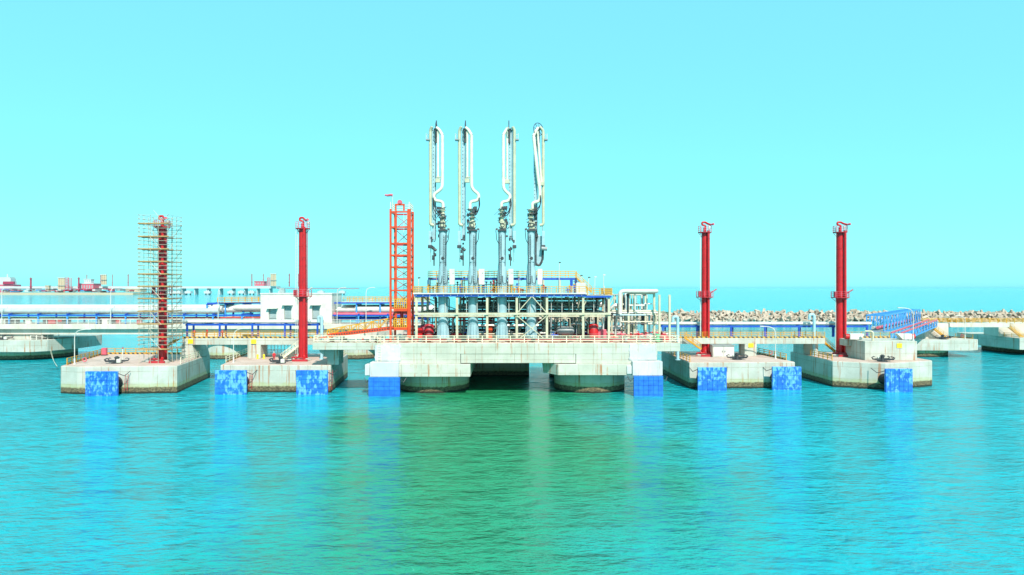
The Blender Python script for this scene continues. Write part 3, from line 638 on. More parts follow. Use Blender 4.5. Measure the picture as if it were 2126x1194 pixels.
# ------------------------------------------------------------------ loading arms
def loading_arm(x0, label, riser, inner, out_x, beam_x, sgn, variant=0):
    D = 120.0; X0 = PX(x0, D); g = 'loading arms on the platform'
    t = thing('cargo_loader', (X0, D, ZP), label, 'loading arm', g)
    q = lambda px, py, dd=0.0: P(px, py, D) + Vector((0, dd, 0))
    u = D/FPX
    MB().lathe((X0,D,ZP+0.01), [(1.15,0),(1.15,0.12),(0.86,0.13),(0.86,3.0),(0.95,3.02),(0.95,3.15),(0.86,3.16),(0.86,8.4)], 28).build('base_column', 'arm_blue', t, True)
    gm = shared(MB().xprism([(0.84,0.12),(1.14,0.12),(0.92,2.95),(0.84,2.95)], -0.03, 0.03), 'gusset', 'arm_blue')
    for k in range(12): place('gusset', gm, t, (X0,D,ZP+0.02), k*math.pi/6+0.2)
    zt = PZ(478, D)-ZP
    MB().lathe((X0,D,ZP), [(0.86,8.41),(0.9,9.6),(0.86,11.2),(0.76,12.8),(0.66,13.8),(0.66,15.0),(0.69,15.02),(0.69,zt-0.3),(0.8,zt-0.28),(0.8,zt)], 24).build('column', 'arm_blue', t, True)
    MB().cbox((X0,D-0.52,ZP+14.4),(0.95,0.4,1.2)).build('manhole_plate', 'arm_blue', t, bevel=0.03)
    MB().disc((X0+0.02,D-0.74,ZP+14.45),0.28,(0,1,0),0.10,16).build('manhole_cover', 'dark_steel', t, True)
    ladder(t, (X0+0.28*sgn,D-0.95,ZP+9.2),(X0+0.28*sgn,D-0.75,PZ(488,D)),(1,0,0),0.34,'dark_steel',0.4)
    # hose loops
    for s in (-1, 1):
        MB().tube(rounded([(X0+0.1*s,D-0.9,ZP+11.4),(X0+0.15*s,D-1.15,ZP+10.1),(X0+0.75*s,D-1.0,ZP+10.0),(X0+0.95*s,D-0.6,ZP+11.6)],0.5),0.05,6).build('hose', 'rubber', t, True)
    MB().tube(rounded([q(x0+10*sgn,474,-0.3),q(x0+13*sgn,478,-0.3),q(x0+11*sgn,500,-0.5),q(x0+6*sgn,507,-0.6)],0.8),0.07,6).build('hose', 'rubber', t, True)
    # turntable
    MB().box(q(x0-9,481,-0.9), q(x0+9,477,0.9)).build('turntable', 'dark_steel', t, bevel=0.05)
    MB().box(q(x0+9*sgn,477.5,-0.2), q(x0+14*sgn,474,0.2)).build('bracket', 'grey_steel', t)
    mb = MB(); mb.cbox((X0-0.1*sgn,D,PZ(468,D)),(1.0,1.0,1.3)); mb.disc((X0-0.1*sgn,D-0.55,PZ(468,D)),0.38,(0,1,0),0.14,14)
    mb.build('swivel_housing', 'arm_olive', t, bevel=0.06)
    MB().ring((X0-0.1*sgn,D-0.63,PZ(468,D)),0.3,0.06,(0,1,0),14,5).build('swivel_flange', 'dark_steel', t, True)
    mb = MB(); mb.cyl(q(x0-1,461),q(x0-1,434),0.36,n=12)
    for py in (460,452,444,437): mb.disc(q(x0-1,py),0.55,(0,0,1),0.16,14)
    mb.build('swivel_joint', 'arm_olive', t, True)
    mb = MB(); rr = random.Random(int(x0))
    for k in range(46):
        c = q(x0+rr.uniform(-9,9)-3*sgn, rr.uniform(430,492), rr.uniform(-0.5,0.7)); mb.cbox(c,(rr.uniform(0.1,0.6),rr.uniform(0.1,0.5),rr.uniform(0.1,0.65)))
    for k in range(22):
        c = q(x0+rr.uniform(-9,7)-2*sgn, rr.uniform(432,480), rr.uniform(-0.7,0.3)); mb.bar(c, c+Vector((rr.uniform(-0.8,0.8),rr.uniform(-0.2,0.2),rr.uniform(-0.9,0.9))),0.07)
    mb.build('hydraulic_unit', 'dark_steel', t)
    # slack hydraulic hoses hanging from the elbow to the swivel
    r2, r3 = riser[2], riser[3]
    for k, dd in ((0,-0.45),(1,-0.55)):
        MB().tube(rounded([q(r3[0],r3[1]+6,dd),q(r3[0]+(1-k)*2,r3[1]+24+k*6,dd),q((r3[0]+x0)/2,r3[1]+38+k*5,dd),q(x0-1,442+k*6,dd)],1.2,4),0.075,6).build('hose','rubber',t,True)
    for k in range(5):
        yy = 436+k*9; MB().bar(q(x0-8+rr.uniform(-2,2),yy,-0.7),q(x0+7+rr.uniform(-2,2),yy+rr.uniform(-6,6),-0.55),0.12).build('cable_tray','dark_steel',t)
    for k in (-1,1): MB().bar(q(x0+7.5*k,481,-0.75),q(x0+6.5*k,552,-0.7),0.07).build('conduit','dark_steel',t)
    # product line
    MB().tube(rounded([q(*p,-0.15) for p in riser], 0.9, 5), 0.285, 12).build('riser_pipe', 'arm_white', t, True)
    e = riser[-1]
    MB().tube(rounded([q(*p,0.2) for p in inner], 0.3, 4), 0.20, 10).build('inner_pipe', 'arm_white', t, True)
    ie = inner[-1]
    mb = MB(); mb.cbox(q(ie[0]+3*sgn*0,ie[1]+3,0.1),(0.8,0.6,0.7)); mb.bar(q(ie[0]-3,ie[1]-4,0),q(ie[0]+7*(-1 if riser[-2][0]<ie[0] else 1),ie[1]-4,0),0.2); mb.bar(q(ie[0]-3,ie[1]+6,0),q(ie[0]+2,ie[1]+6,0),0.2)
    mb.build('pipe_clamp', 'arm_olive', t, bevel=0.03)
    top = riser[-1]
    # outboard pipe
    op = [q(out_x+5*(1 if out_x < beam_x else -1)*1.5,467.5,0.35), q(out_x,466,0.35), q(out_x,270,0.35), q((out_x+beam_x)/2,263,0.1)]
    MB().tube(rounded(op, 0.9, 5), 0.275, 12).build('outboard_pipe', 'arm_olive', t, True)
    # structural beam with rung holes
    bw = 0.66
    MB().box(q(beam_x,497,0.55)-Vector((bw/2,0,0)), q(beam_x,268,0.95)+Vector((bw/2,0,0))).build('arm_beam', 'arm_blue', t, bevel=0.03)
    MB().bar(q(beam_x+3.5,500,0.5), q(beam_x+3.5,262,0.5), 0.09).build('cable', 'dark_steel', t)
    hm2 = MB()
    py = 275
    while py < 470: hm2.cbox(q(beam_x-1.5,py,0.53),(0.10,0.05,0.13)); py += 7.5
    hm2.build('rung', 'dark_steel', t)
    # platform near the top
    so = -1 if out_x < beam_x else 1
    MB().box(q(out_x-9*(1 if so<0 else -0.3),291,-0.2), q(out_x+9*(1 if so>0 else -0.3)*1.0+ (0 if so>0 else 3),288.5,0.9)).build('service_platform', 'grey_steel', t)
    railing(t, [q(out_x+8*so,288.5,-0.15), q(out_x+8*so,288.5,0.85), q(out_x+2*so,288.5,0.85)], h=0.95, mat='white_paint', step=1.0, rails=2, w=0.04)
    # head sheave
    cxh = (top[0]+out_x)/2; c = q(cxh, 268, 0.2)
    ax = (1,0.0,0) if variant == 0 else (0.62,-0.78,0)
    rad = 1.25 if variant == 0 else 1.1
    mb = MB(); mb.ring(c, rad, 0.06, ax, 24, 5); mb.ring(c, rad*0.25, 0.06, ax, 12, 5)
    A = Vector(ax).normalized(); uu = A.orthogonal().normalized(); vv = A.cross(uu)
    for k in range(8):
        d = uu*math.cos(k*math.pi/4)+vv*math.sin(k*math.pi/4); mb.bar(c+d*rad*0.2, c+d*rad, 0.06)
    mb.disc(c, 0.18, ax, 0.9, 10)
    mb.build('sheave_wheel', 'dark_steel', t, True)
    if variant == 0:
        MB().bar(q(cxh,267,0.2), q(cxh,250,0.2), 0.16, 0.26).build('head_mast', 'dark_steel', t)
    MB().tube(rounded([q(riser[-1][0],riser[-1][1],-0.15), q(cxh+(riser[-1][0]-cxh)*0.45,riser[-1][1]-12,0.0), q(cxh,265,0.1)],0.6),[0.28]*7,10).build('head_elbow', 'arm_white', t, True)
    MB().box(q(cxh-3,296,0.1), q(cxh+3,268,0.5)).build('head_gear', 'dark_steel', t, bevel=0.03)
    # counterweight and coupler at the low end
    MB().box(q(out_x-3.2,514,-0.2), q(out_x+3.2,480,0.6)).build('counterweight', 'arm_blue', t, bevel=0.05)
    MB().box(q(out_x-4.2,515.5,-0.4), q(out_x+4.2,509,0.7)).build('counterweight_foot', 'dark_steel', t, bevel=0.03)
    MB().cyl(q(out_x-so*1,466,0.4), q(out_x-so*1,545,0.4), 0.07, n=6).build('guide_rod', 'grey_steel', t, True)
    if variant == 0:
        xc = out_x-so*8
        mb = MB(); mb.box(q(xc-1.2,552,-0.1), q(xc+1.2,512,0.3)); mb.box(q(xc-4,540,0), q(xc+1.5,530,0.4)); mb.cyl(q(xc-3*-so,515,0.2),q(xc+5*-so,520,0.2),0.25,n=8)
        for k in range(9):
            c = q(xc+rr.uniform(-3,7)*-so*-1, rr.uniform(490,540), rr.uniform(-0.2,0.4)); mb.cbox(c,(0.3,0.25,rr.uniform(0.15,0.6)))
        mb.build('coupler', 'dark_steel', t)
    else:
        path = [q(1112,487,0.5),q(1112,548,0.5),q(1120,552,0.5),q(1127,540,0.5),q(1128,505,0.5)]
        MB().tube(rounded(path,1.0,6),0.2,10).build('coupler_arm', 'dark_steel', t, True)
        MB().xprism([(PX(1111,D),PZ(552,D)),(PX(1124,D),PZ(551,D)),(PX(1128,D),PZ(535,D)),(PX(1126,D),PZ(490,D)),(PX(1111,D),PZ(486,D))], D+0.6, D+0.9).build('coupler_plate', 'blue_steel' if False else 'arm_blue', t, bevel=0.05)
        MB().cyl(q(1124,516,-0.3), q(1136,517,-0.3), 0.35, n=12).build('coupler_drum', 'grey_steel', t, True)
    return t
TOPY = 281
loading_arm(920, 'loading arm beside the red gangway tower', [(920,434),(920,419),(903,417),(900,405),(918,392),(918.5,376),(918.5,TOPY)], [(909,272),(909,372)], 893, 900.5, 1)
loading_arm(982, 'loading arm second from the red gangway tower', [(976,434),(976,419),(992,417),(995,405),(979.5,392),(979,376),(979,TOPY)], [(970,272),(970,372)], 953.5, 962, 1)
loading_arm(1042.5, 'loading arm third from the red gangway tower', [(1041,434),(1041,420),(1056,418),(1060,407),(1045,393),(1045,376),(1045,TOPY)], [(1053,272),(1053,374)], 1068, 1060, -1)
loading_arm(1103, 'loading arm with slanted twin pipes and open sheave wheel', [(1105,434),(1105,421),(1120,419),(1121.5,400),(1117,370),(1107.5,283)], [(1116,272),(1124,378)], 1128, 1112, -1, 1)
for i, (px0, px1, lb) in enumerate(((933,944,'white valve cabinet beside the loading arm next to the gangway tower'),(994,1006,'white valve cabinet beside the second loading arm from the gangway tower'),(1055.6,1066,'white valve cabinet beside the third loading arm from the gangway tower'),(1116,1126,'pinkish white valve cabinet beside the slanted twin pipe arm'))):
    x0, x1 = PX(px0,119.5), PX(px1,119.5); t = thing('valve_cabinet', ((x0+x1)/2,119.8,ZT+0.2), lb, 'cabinet', 'valve cabinets between the loading arms')
    MB().box((x0,119.4,PZ(591,119.4)),(x1,120.1,PZ(558.5,119.4))).build('body', 'warm_white' if i == 3 else 'white_paint', t, bevel=0.03)
    MB().cbox(((x0+x1)/2+0.2,119.36,PZ(567,119.4)),(0.1,0.06,0.1)).build('handle', 'dark_steel', t)
    for x in (x0+0.1, x1-0.1): MB().bar((x,119.7,ZT+0.2),(x,119.7,PZ(591,119.4)),0.1).build('leg', 'dark_steel', t)

# ------------------------------------------------------------------ gangway tower
gt = thing('gangway_tower', (-19.4, 120, ZP), 'tall orange red lattice gangway tower with yellow cages', 'tower')
gx0, gx1, gy0, gy1 = PX(811,118), PX(849.5,118), 118.0, 122.3
gzt = PZ(434, 118)
for x, y, w in ((gx0,gy0,0.34),(gx1,gy0,0.62),(gx0+0.05,gy1,0.34),(gx1,gy1,0.4)):
    MB().bar((x,y,ZP+0.005),(x,y,gzt),w,0.4).build('leg', 'orange_red', gt, bevel=0.02)
ys = [440,471.5,505.5,530,554.5,579,603,640,680]
for i, py in enumerate(ys):
    z = PZ(py,118)
    for y in (gy0, gy1): MB().bar((gx0+0.18,y,z),(gx1-0.32,y,z),0.22,0.26).build('beam', 'dull_red' if y == gy1 else 'orange_red', gt)
    for x in (gx0, gx1): MB().bar((x,gy0+0.2,z),(x,gy1-0.2,z),0.2,0.24).build('beam', 'orange_red', gt)
for a, b in zip(ys, ys[1:]):
    z1, z0 = PZ(a,118)-0.15, PZ(b,118)+0.15
    MB().bar((gx0+0.2,gy1+0.02,z0),(gx1-0.2,gy1+0.02,z1),0.1).build('brace', 'dull_red', gt)
    MB().bar((gx1-0.2,gy1-0.12,z0),(gx0+0.2,gy1-0.12,z1),0.1).build('brace', 'dull_red', gt)
    MB().bar((gx1+0.05,gy0+0.2,z0),(gx1+0.05,gy1-0.2,z1),0.1).build('brace', 'orange_red', gt)
ladder(gt, (gx0+2.0,gy1-0.7,ZP+0.2),(gx0+2.0,gy1-0.7,gzt-0.5),(1,0,0),0.6,'white_paint',0.35)
MB().bar((gx0+2.4,gy1-0.9,ZP+2),(gx0+2.4,gy1-0.9,gzt-4),0.16).build('hoist_cable', 'yellow', gt)
railing(gt, [(gx0,gy0,gzt),(gx0,gy1,gzt),(gx1,gy1,gzt),(gx1,gy0,gzt)], h=1.2, mat='cream_rail', step=1.6)
mb = MB().bar((gx0+0.9,gy0,gzt-0.3),(gx0+0.9,gy0,gzt+0.75),0.26); mb.bar((gx1-0.9,gy0,gzt-0.3),(gx1-0.9,gy0,gzt+0.75),0.26); mb.bar((gx0+0.77,gy0,gzt+0.75),(gx1-0.77,gy0,gzt+0.75),0.3)
mb.build('head_frame', 'orange_red', gt)
MB().disc(((gx0+gx1)/2,gy0,gzt+1.15),0.42,(0,1,0),0.3,16).build('head_pulley', 'pink_red', gt, True)
MB().bar((gx0+0.98,gy0-0.15,ZP+3),(gx0+0.98,gy0-0.15,gzt-0.3),0.26).build('guide_rail', 'orange_red', gt)
def cage(z0, z1, nm):
    mb = MB(); xa, xb, ya = gx0+0.75, gx1-0.35, gy0-0.55
    n = 6
    for i in range(n+1):
        x = xa+(xb-xa)*i/n; mb.bar((x,ya,z0),(x,ya,z1),0.12)
    for k in range(5):
        z = z0+(z1-z0)*k/4; mb.bar((xa,ya,z),(xb,ya,z),0.1); mb.bar((xa,ya,z),(xa,gy0+1.5,z),0.08); mb.bar((xb,ya,z),(xb,gy0+1.5,z),0.08)
    mb.build('cage', 'yellow', gt); MB().box((xa-0.1,ya-0.1,z0-0.5),(xb+0.1,gy0+1.6,z0-0.02)).build('cage_floor', 'orange_red', gt)
cage(PZ(640,118), PZ(621,118), 'a'); cage(PZ(679,118), PZ(661,118), 'b')
MB().cyl((gx0+1.8,gy0+0.8,PZ(676,118)),(gx0+1.8,gy0+0.8,PZ(648,118)),0.3,n=10).build('hoist_drum', 'fire_red', gt, True)
MB().box((gx0+0.6,gy0+0.6,PZ(652,118)),(gx1-0.5,gy0+1.8,PZ(645,118))).build('hoist_frame', 'dull_red', gt, bevel=0.05)
MB().bar((gx0-0.2,gy0+0.4,PZ(668,118)),(gx0+1.0,gy0+0.4,PZ(640,118)),0.22).build('strut', 'orange_red', gt)
ws = thing('wind_sock', (gx0+0.3,gy0+0.3,gzt), 'small pink windsock flying from the gangway tower top', 'windsock')
MB().cyl((gx0+0.3,gy0+0.3,gzt),(gx0+0.3,gy0+0.3,PZ(403,118)),0.05,n=6).build('mast', 'white_paint', ws, True)
MB().tube([(gx0+0.3,gy0+0.3,PZ(405,118)),(gx0-0.1,gy0+0.3,PZ(404.5,118)),(gx0-0.6,gy0+0.3,PZ(405.5,118)),(gx0-1.05,gy0+0.3,PZ(404.5,118))],[0.24,0.22,0.19,0.14],10).build('sock', 'far_pink', ws, True)

gw = thing('boarding_gangway', P(745,700,119), 'orange red perforated gangway ramp with yellow truss rails lowered from the tower', 'gangway')
a, b = P(680,697,119), P(817,681,119)
for dy in (0, 1.5):
    A, B = a+Vector((0,dy,0)), b+Vector((0,dy,0))
    MB().bar(A, B, 0.14, 0.62).build('side_girder', 'orange_red', gw, bevel=0.02)
    if dy == 0:
        n = 26; hm_ = shared(MB().disc((0,0,0),0.14,(0,1,0),0.03,10), 'girder_hole', 'dark_steel')
        for i in range(n): place('girder_hole', hm_, gw, A.lerp(B,(i+0.7)/n)+Vector((0,-0.08,0)))
    mb = MB(); n = 9
    for i in range(n+1):
        f = i/n; h = 0.75+0.75*f; p = A.lerp(B, f)+Vector((0,0,0.32)); mb.bar(p, p+Vector((0,0,h)), 0.14)
        if i < n:
            q2 = A.lerp(B,(i+1)/n)+Vector((0,0,0.32)); h2 = 0.75+0.75*(i+1)/n
            mb.bar(p+Vector((0,0,h)), q2+Vector((0,0,h2)), 0.13)
            mb.bar(p, q2+Vector((0,0,h2)), 0.11) if i % 2 else mb.bar(p+Vector((0,0,h)), q2, 0.11)
    mb.build('truss_rail', 'yellow', gw)
MB().bar(a+Vector((0,0.75,-0.2)), b+Vector((0,0.75,-0.2)), 1.35, 0.08).build('walkway', 'grating', gw)
MB().bar(a+Vector((-0.3,0.75,-0.25)), a+Vector((-2.2,0.75,-0.55)), 1.2, 0.2).build('landing_flap', 'orange_red', gw)
MB().bar(a+Vector((6,0.75,-0.4)), Vector((a.x+6,a.y+0.75,ZP+0.01)), 0.3).build('support', 'dull_red', gw)

# ------------------------------------------------------------------ fire monitor towers
def fire_tower(x, y, label, ztop=31.0, rc=0.62, riser=1, midz=None):
    t = thing('fire_monitor_tower', (x,y,ZD), label, 'fire tower', 'red fire monitor towers on the dolphins')
    midz = midz or 17.0
    MB().lathe((x,y,ZD), [(1.6,0.005),(1.6,0.18),(1.2,0.2),(1.2,0.42)], 20).build('foundation', 'concrete', t, True)
    MB().lathe((x,y,ZD+0.42), [(0.95,0),(0.95,0.12),(rc+0.06,0.14),(rc+0.04,(ztop-ZD)*0.5),(rc,ztop-ZD-2.4)], 24).build('mast', 'fire_red', t, True)
    gm = shared(MB().xprism([(rc,0.12),(0.93,0.12),(rc,1.0)],-0.03,0.03),'gusset','fire_red')
    for k in range(8): place('gusset', gm, t, (x,y,ZD+0.42), k*math.pi/4)
    z = ZD+3
    while z < ztop-3:
        MB().ring((x,y,z), rc+0.03, 0.05, (0,0,1), 20, 4).build('flange', 'fire_red', t, True); z += 3.6
    rx, ry = x+(rc+0.02)*0.75*riser, y-(rc+0.25)
    MB().tube(rounded([(rx+0.3,ry-0.9,ZD+0.5),(rx,ry,ZD+0.7),(rx,ry,ztop-1.8)],0.4),0.25,12).build('water_riser', 'fire_red', t, True)
    z = ZD+2.5
    while z < ztop-2.5:
        MB().ring((rx,ry,z), 0.26, 0.045, (0,0,1), 12, 4).build('flange', 'dull_red', t, True); z += 4.1
    MB().tube([(x+rc+0.16,y,ZD+0.5),(x+rc+0.16,y,ztop-2.2)],0.07,6).build('cable_conduit', 'far_purple', t, True)
    ladder(t, (x-rc-0.32,y-0.35,ZD+0.5),(x-rc-0.32,y-0.35,ztop-1.2),(0.5,1,0),0.45,'scaffold_steel',0.5)
    for zz, r, h, nm in ((midz,1.7,1.1,'mid'),(ztop-2.0,1.35,1.15,'top')):
        MB().cyl((x,y,zz-0.16),(x,y,zz),r,n=10).build('platform', 'dull_red', t)
        for k in range(5):
            w = k*2*math.pi/5+0.3; MB().bar((x+rc*math.cos(w),y+rc*math.sin(w),zz-0.9),(x+r*0.9*math.cos(w),y+r*0.9*math.sin(w),zz-0.16),0.08).build('bracket', 'dull_red', t)
        pts = [(x+r*0.97*math.cos(w*math.pi/5),y+r*0.97*math.sin(w*math.pi/5),zz) for w in range(11)]
        railing(t, pts, h=h, mat='pink_red', step=5, rails=3, w=0.05)
    zz = ztop-2.0
    MB().cyl((x,y,zz),(x,y,zz+0.9),0.3,n=12).build('monitor_base', 'fire_red', t, True)
    MB().tube(rounded([(x+0.1,y,zz+0.8),(x+0.1,y,zz+1.3),(x-0.55,y,zz+1.4),(x-0.55,y,zz+1.9),(x+0.1,y,zz+1.95),(x+0.4,y-0.4,zz+1.6),(x+0.9,y-1.0,zz+1.35)],0.35,4),0.19,10).build('water_cannon', 'fire_red', t, True)
    MB().cyl((x+0.9,y-1.0,zz+1.35),(x+1.35,y-1.45,zz+1.45),0.16,0.24,10).build('nozzle', 'pink_red', t, True)
    MB().cbox((x+0.95,y+0.1,zz+0.9),(0.3,0.3,0.5)).build('floodlight', 'scaffold_steel', t, bevel=0.03)
    mz = midz
    MB().tube(rounded([(x+1.0,y-0.6,mz),(x+1.0,y-0.6,mz+0.8),(x+1.3,y-0.8,mz+1.0),(x+2.0,y-1.1,mz+1.5)],0.3),0.12,8).build('water_cannon', 'warm_white' if riser > 0 and x < -30 else 'pink_red', t, True)
    MB().cbox((x-1.2,y-0.7,mz+0.55),(0.5,0.5,1.0)).build('junction_box', 'dull_red', t, bevel=0.03)
    # valve set at the base
    mb = MB(); mb.tube(rounded([(x-1.8,y-0.7,ZD+0.02),(x-1.8,y-0.7,ZD+0.6),(x-0.4,y-1.0,ZD+0.6),(rx+0.3,ry-0.9,ZD+0.5)],0.3),0.16,8); mb.ball((x-1.0,y-0.9,ZD+0.6),0.3,n=9,m=6); mb.ring((x-1.0,y-0.9,ZD+1.15),0.28,0.035,(0,0,1),12,4); mb.cyl((x-1.0,y-0.9,ZD+0.6),(x-1.0,y-0.9,ZD+1.15),0.05,n=6)
    mb.build('base_valve', 'dull_red', t, True)
    MB().tube(rounded([(x-2.2,y-1.5,ZD+0.3),(x-0.6,y-1.9,ZD+0.3),(x+1.4,y-1.8,ZD+0.3),(x+1.6,y-1.0,ZD+0.3)],0.4),0.1,7).build('base_pipe', 'white_paint', t, True)
    MB().box((x-1.3,y-2.2,ZD+0.005),(x+1.5,y-1.95,ZD+0.4)).build('base_sign', 'dull_red', t)
    return t
fire_tower(-62.9, 122.8, 'red fire monitor tower wrapped in scaffolding')
fire_tower(-38.5, 125.6, 'twin pipe red fire monitor tower in front of the white building', rc=0.68, midz=PZ(614,125.6))
fire_tower(37.9, 134.2, 'red fire monitor tower standing before the white shed', midz=PZ(616,134.2))
fire_tower(64.4, 134.0, 'red fire monitor tower next to the raised concrete block', rc=0.70, midz=PZ(617,134))

# scaffolding
sc = thing('scaffolding', (-62.9,122.8,ZD), 'tube scaffolding with plank decks around the red tower', 'scaffolding')
sx = [PX(p,122.8) for p in (304,327,343,362.5)]; sy = [120.4,122.0,123.6,125.2]
ztop = PZ(450,122.8)
pole = shared(MB().cyl((0,0,0),(0,0,ztop-ZD-0.01),0.05,n=6), 'pole', 'scaffold_tube')
for i, x in enumerate(sx):
    for j, y in enumerate(sy):
        if i in (0,3) or j in (0,3): place('pole', pole, sc, (x,y,ZD+0.005))
lv = [PZ(p,120.4) for p in (465,492,518,544,570,595.6,621,647.5,674,701,726)]
lx = shared(MB().cyl((sx[0]-sx[0]-0.25,0,0),(sx[3]-sx[0]+0.25,0,0),0.04,n=5), 'ledger', 'scaffold_tube')
ly = shared(MB().cyl((0,-0.25,0),(0,sy[3]-sy[0]+0.25,0),0.04,n=5), 'ledger', 'scaffold_tube')
rnd = random.Random(5)
for i, z in enumerate(lv):
    for dz in (0.1, 0.85, 1.55):
        for y in (sy[0]-0.08, sy[3]+0.08): place('ledger', lx, sc, (sx[0],y,z+dz))
        for x in (sx[0]-0.08, sx[3]+0.08): place('ledger', ly, sc, (x,sy[0],z+dz+0.09))
    for y in (sy[1]-0.07, sy[2]+0.07): place('ledger', lx, sc, (sx[0],y,z-0.06))
    for k in range(5):
        y = sy[0]+0.12+k*0.30
        if k > 2 and i % 3 == 0: continue
        tl = rnd.uniform(-0.03,0.03)
        MB().bar((sx[0]-0.3+rnd.uniform(-0.15,0.1),y,z+0.02+tl),(sx[3]+0.25+rnd.uniform(-0.15,0.15),y,z+0.02-tl*2),0.27,0.07).build('plank', 'wood_plank', sc)
    for k in range(3):
        y = sy[3]-0.15-k*0.3
        MB().bar((sx[0]-0.25,y,z+0.02),(sx[3]+0.2,y,z+0.02),0.27,0.07).build('plank', 'wood_plank', sc)
    MB().bar((sx[0]-0.2,sy[0]-0.13,z+0.12),(sx[3]+0.2,sy[0]-0.13,z+0.12),0.04,0.2).build('toe_board', 'wood_plank', sc)
for i in range(0, 10, 2):
    MB().cyl((sx[1],sy[0]-0.14,lv[i+1]),(sx[2]+0.6,sy[0]-0.14,lv[min(i+2,10)]),0.045,n=5).build('brace', 'scaffold_tube', sc)
    MB().cyl((sx[2],sy[0]-0.14,lv[i+1]),(sx[1]-0.9*(i%4==0),sy[0]-0.14,lv[i]),0.045,n=5).build('brace', 'scaffold_tube', sc)
    MB().cyl((sx[2],sy[3]+0.14,lv[i+1]),(sx[3],sy[3]+0.14,lv[i]),0.045,n=5).build('brace', 'scaffold_tube', sc)
MB().cyl((sx[1]+0.6,sy[0]-0.1,ztop+0.9),(sx[2]+0.9,sy[0]-0.1,lv[0]+0.3),0.045,n=5).build('brace', 'scaffold_tube', sc)

# ------------------------------------------------------------------ front bridges
def bridge(x0, x1, y0, y1, zb, zt, label):
    t = thing('access_bridge', ((x0+x1)/2,(y0+y1)/2,zb), label, 'bridge')
    MB().box((x0,y0,zb),(x1,y1,zt)).build('girder', 'concrete', t, bevel=0.04)
    railing(t, [(x0,y0+0.15,zt),(x1,y0+0.15,zt)], step=2.2, toe='hazard'); railing(t, [(x0,y1-0.15,zt),(x1,y1-0.15,zt)], step=2.2)
    return t
b1 = bridge(-62.4,-33.9,129.2,133.2,7.25,8.5,'concrete footbridge with yellow railing between the scaffolded dolphin and the platform')
MB().prism([(-62.6,129.4),(-60.0,129.4),(-60.0,135.5),(-62.6,135.5)], ZD, 7.245, [(-62.6,129.3),(-60.6,129.3),(-60.6,135.5),(-62.6,135.5)]).build('pillar', 'concrete', b1, bevel=0.04)
MB().box((PX(514,129),129.0,ZD),(PX(541,129),132.5,7.245)).build('pillar', 'concrete', b1, bevel=0.04)
b2 = bridge(28.5,61.0,133.0,137.0,7.1,8.25,'concrete footbridge with yellow railing between the platform and the raised block dolphin')
MB().box((PX(1546,132.9),132.9,ZD),(PX(1571,132.9),136.5,7.095)).build('pillar', 'concrete', b2, bevel=0.04)
MB().box((58.5,137.05,ZD),(61.5,142,8.25)).build('pillar', 'concrete', b2, bevel=0.04)
for c, lb in (((PX(395,129),129.12,PZ(709,129)),'yellow square sign on the pillar by the scaffolded tower'),((PX(527,129),128.9,PZ(709,129)),'yellow square sign on the pillar behind the worker'),
              ((PX(1559,132.8),132.8,PZ(717,132.8)),'yellow square sign on the pillar behind the white shed'),((PX(1867,125.5),125.48,PZ(717.5,125.5)),'yellow square sign on the raised concrete block')):
    o = MB().cbox(c, (0.95,0.05,0.8)).build('notice_board', 'sign_yellow', None, loc=c); tag(o, lb, 'sign')
def pipe_bridge(x0, x1, y, z, label, ztop_posts, step=5.7):
    t = thing('pipe_support', ((x0+x1)/2,y,8.5), label, 'pipe rack')
    MB().bar((x0,y-0.5,z),(x1,y-0.5,z),0.2,0.36).build('beam', 'blue_steel', t); MB().bar((x0,y+0.7,z),(x1,y+0.7,z),0.2,0.36).build('beam', 'blue_steel', t)
    n = int((x1-x0)/step)
    for i in range(n+1):
        x = x0+0.3+i*(x1-x0-0.6)/n
        for yy in (y-0.5, y+0.7): MB().bar((x+(0.7 if yy>y else 0),yy,8.26),(x+(0.7 if yy>y else 0),yy,z-0.185),0.3).build('post', 'blue_steel', t)
        MB().bar((x,y-0.6,z+0.24),(x,y+0.8,z+0.24),0.2,0.12).build('cross_beam', 'blue_steel', t)
    for yy, r, mt in ((y-0.35,0.26,'white_paint'),(y+0.35,0.3,'insulation')):
        MB().cyl((x0-1,yy,z+0.32+r),(x1+0.6,yy,z+0.32+r),r,n=12).build('pipe', mt, t, True)
    for k in range(int((x1-x0)/9)):
        x = x0+4+k*9; mb = MB(); mb.ball((x,y-0.35,z+0.62),0.36,n=9,m=6); mb.cyl((x,y-0.35,z+0.6),(x,y-0.35,z+1.25),0.09,n=6); mb.disc((x,y-0.35,z+1.25),0.22,(0,0,1),0.08,10); mb.build('valve', 'warm_white', t, True)
    return t
pipe_bridge(PX(388,132.6),PX(664,132.6),132.6,PZ(674,132.6),'white pipes on blue supports beside the bridge at the scaffolded dolphin',0)
pipe_bridge(PX(1372,136.4),PX(1800,136.4),136.4,PZ(677.5,136.4),'white pipes on blue supports beside the bridge at the white shed',0,6.0)

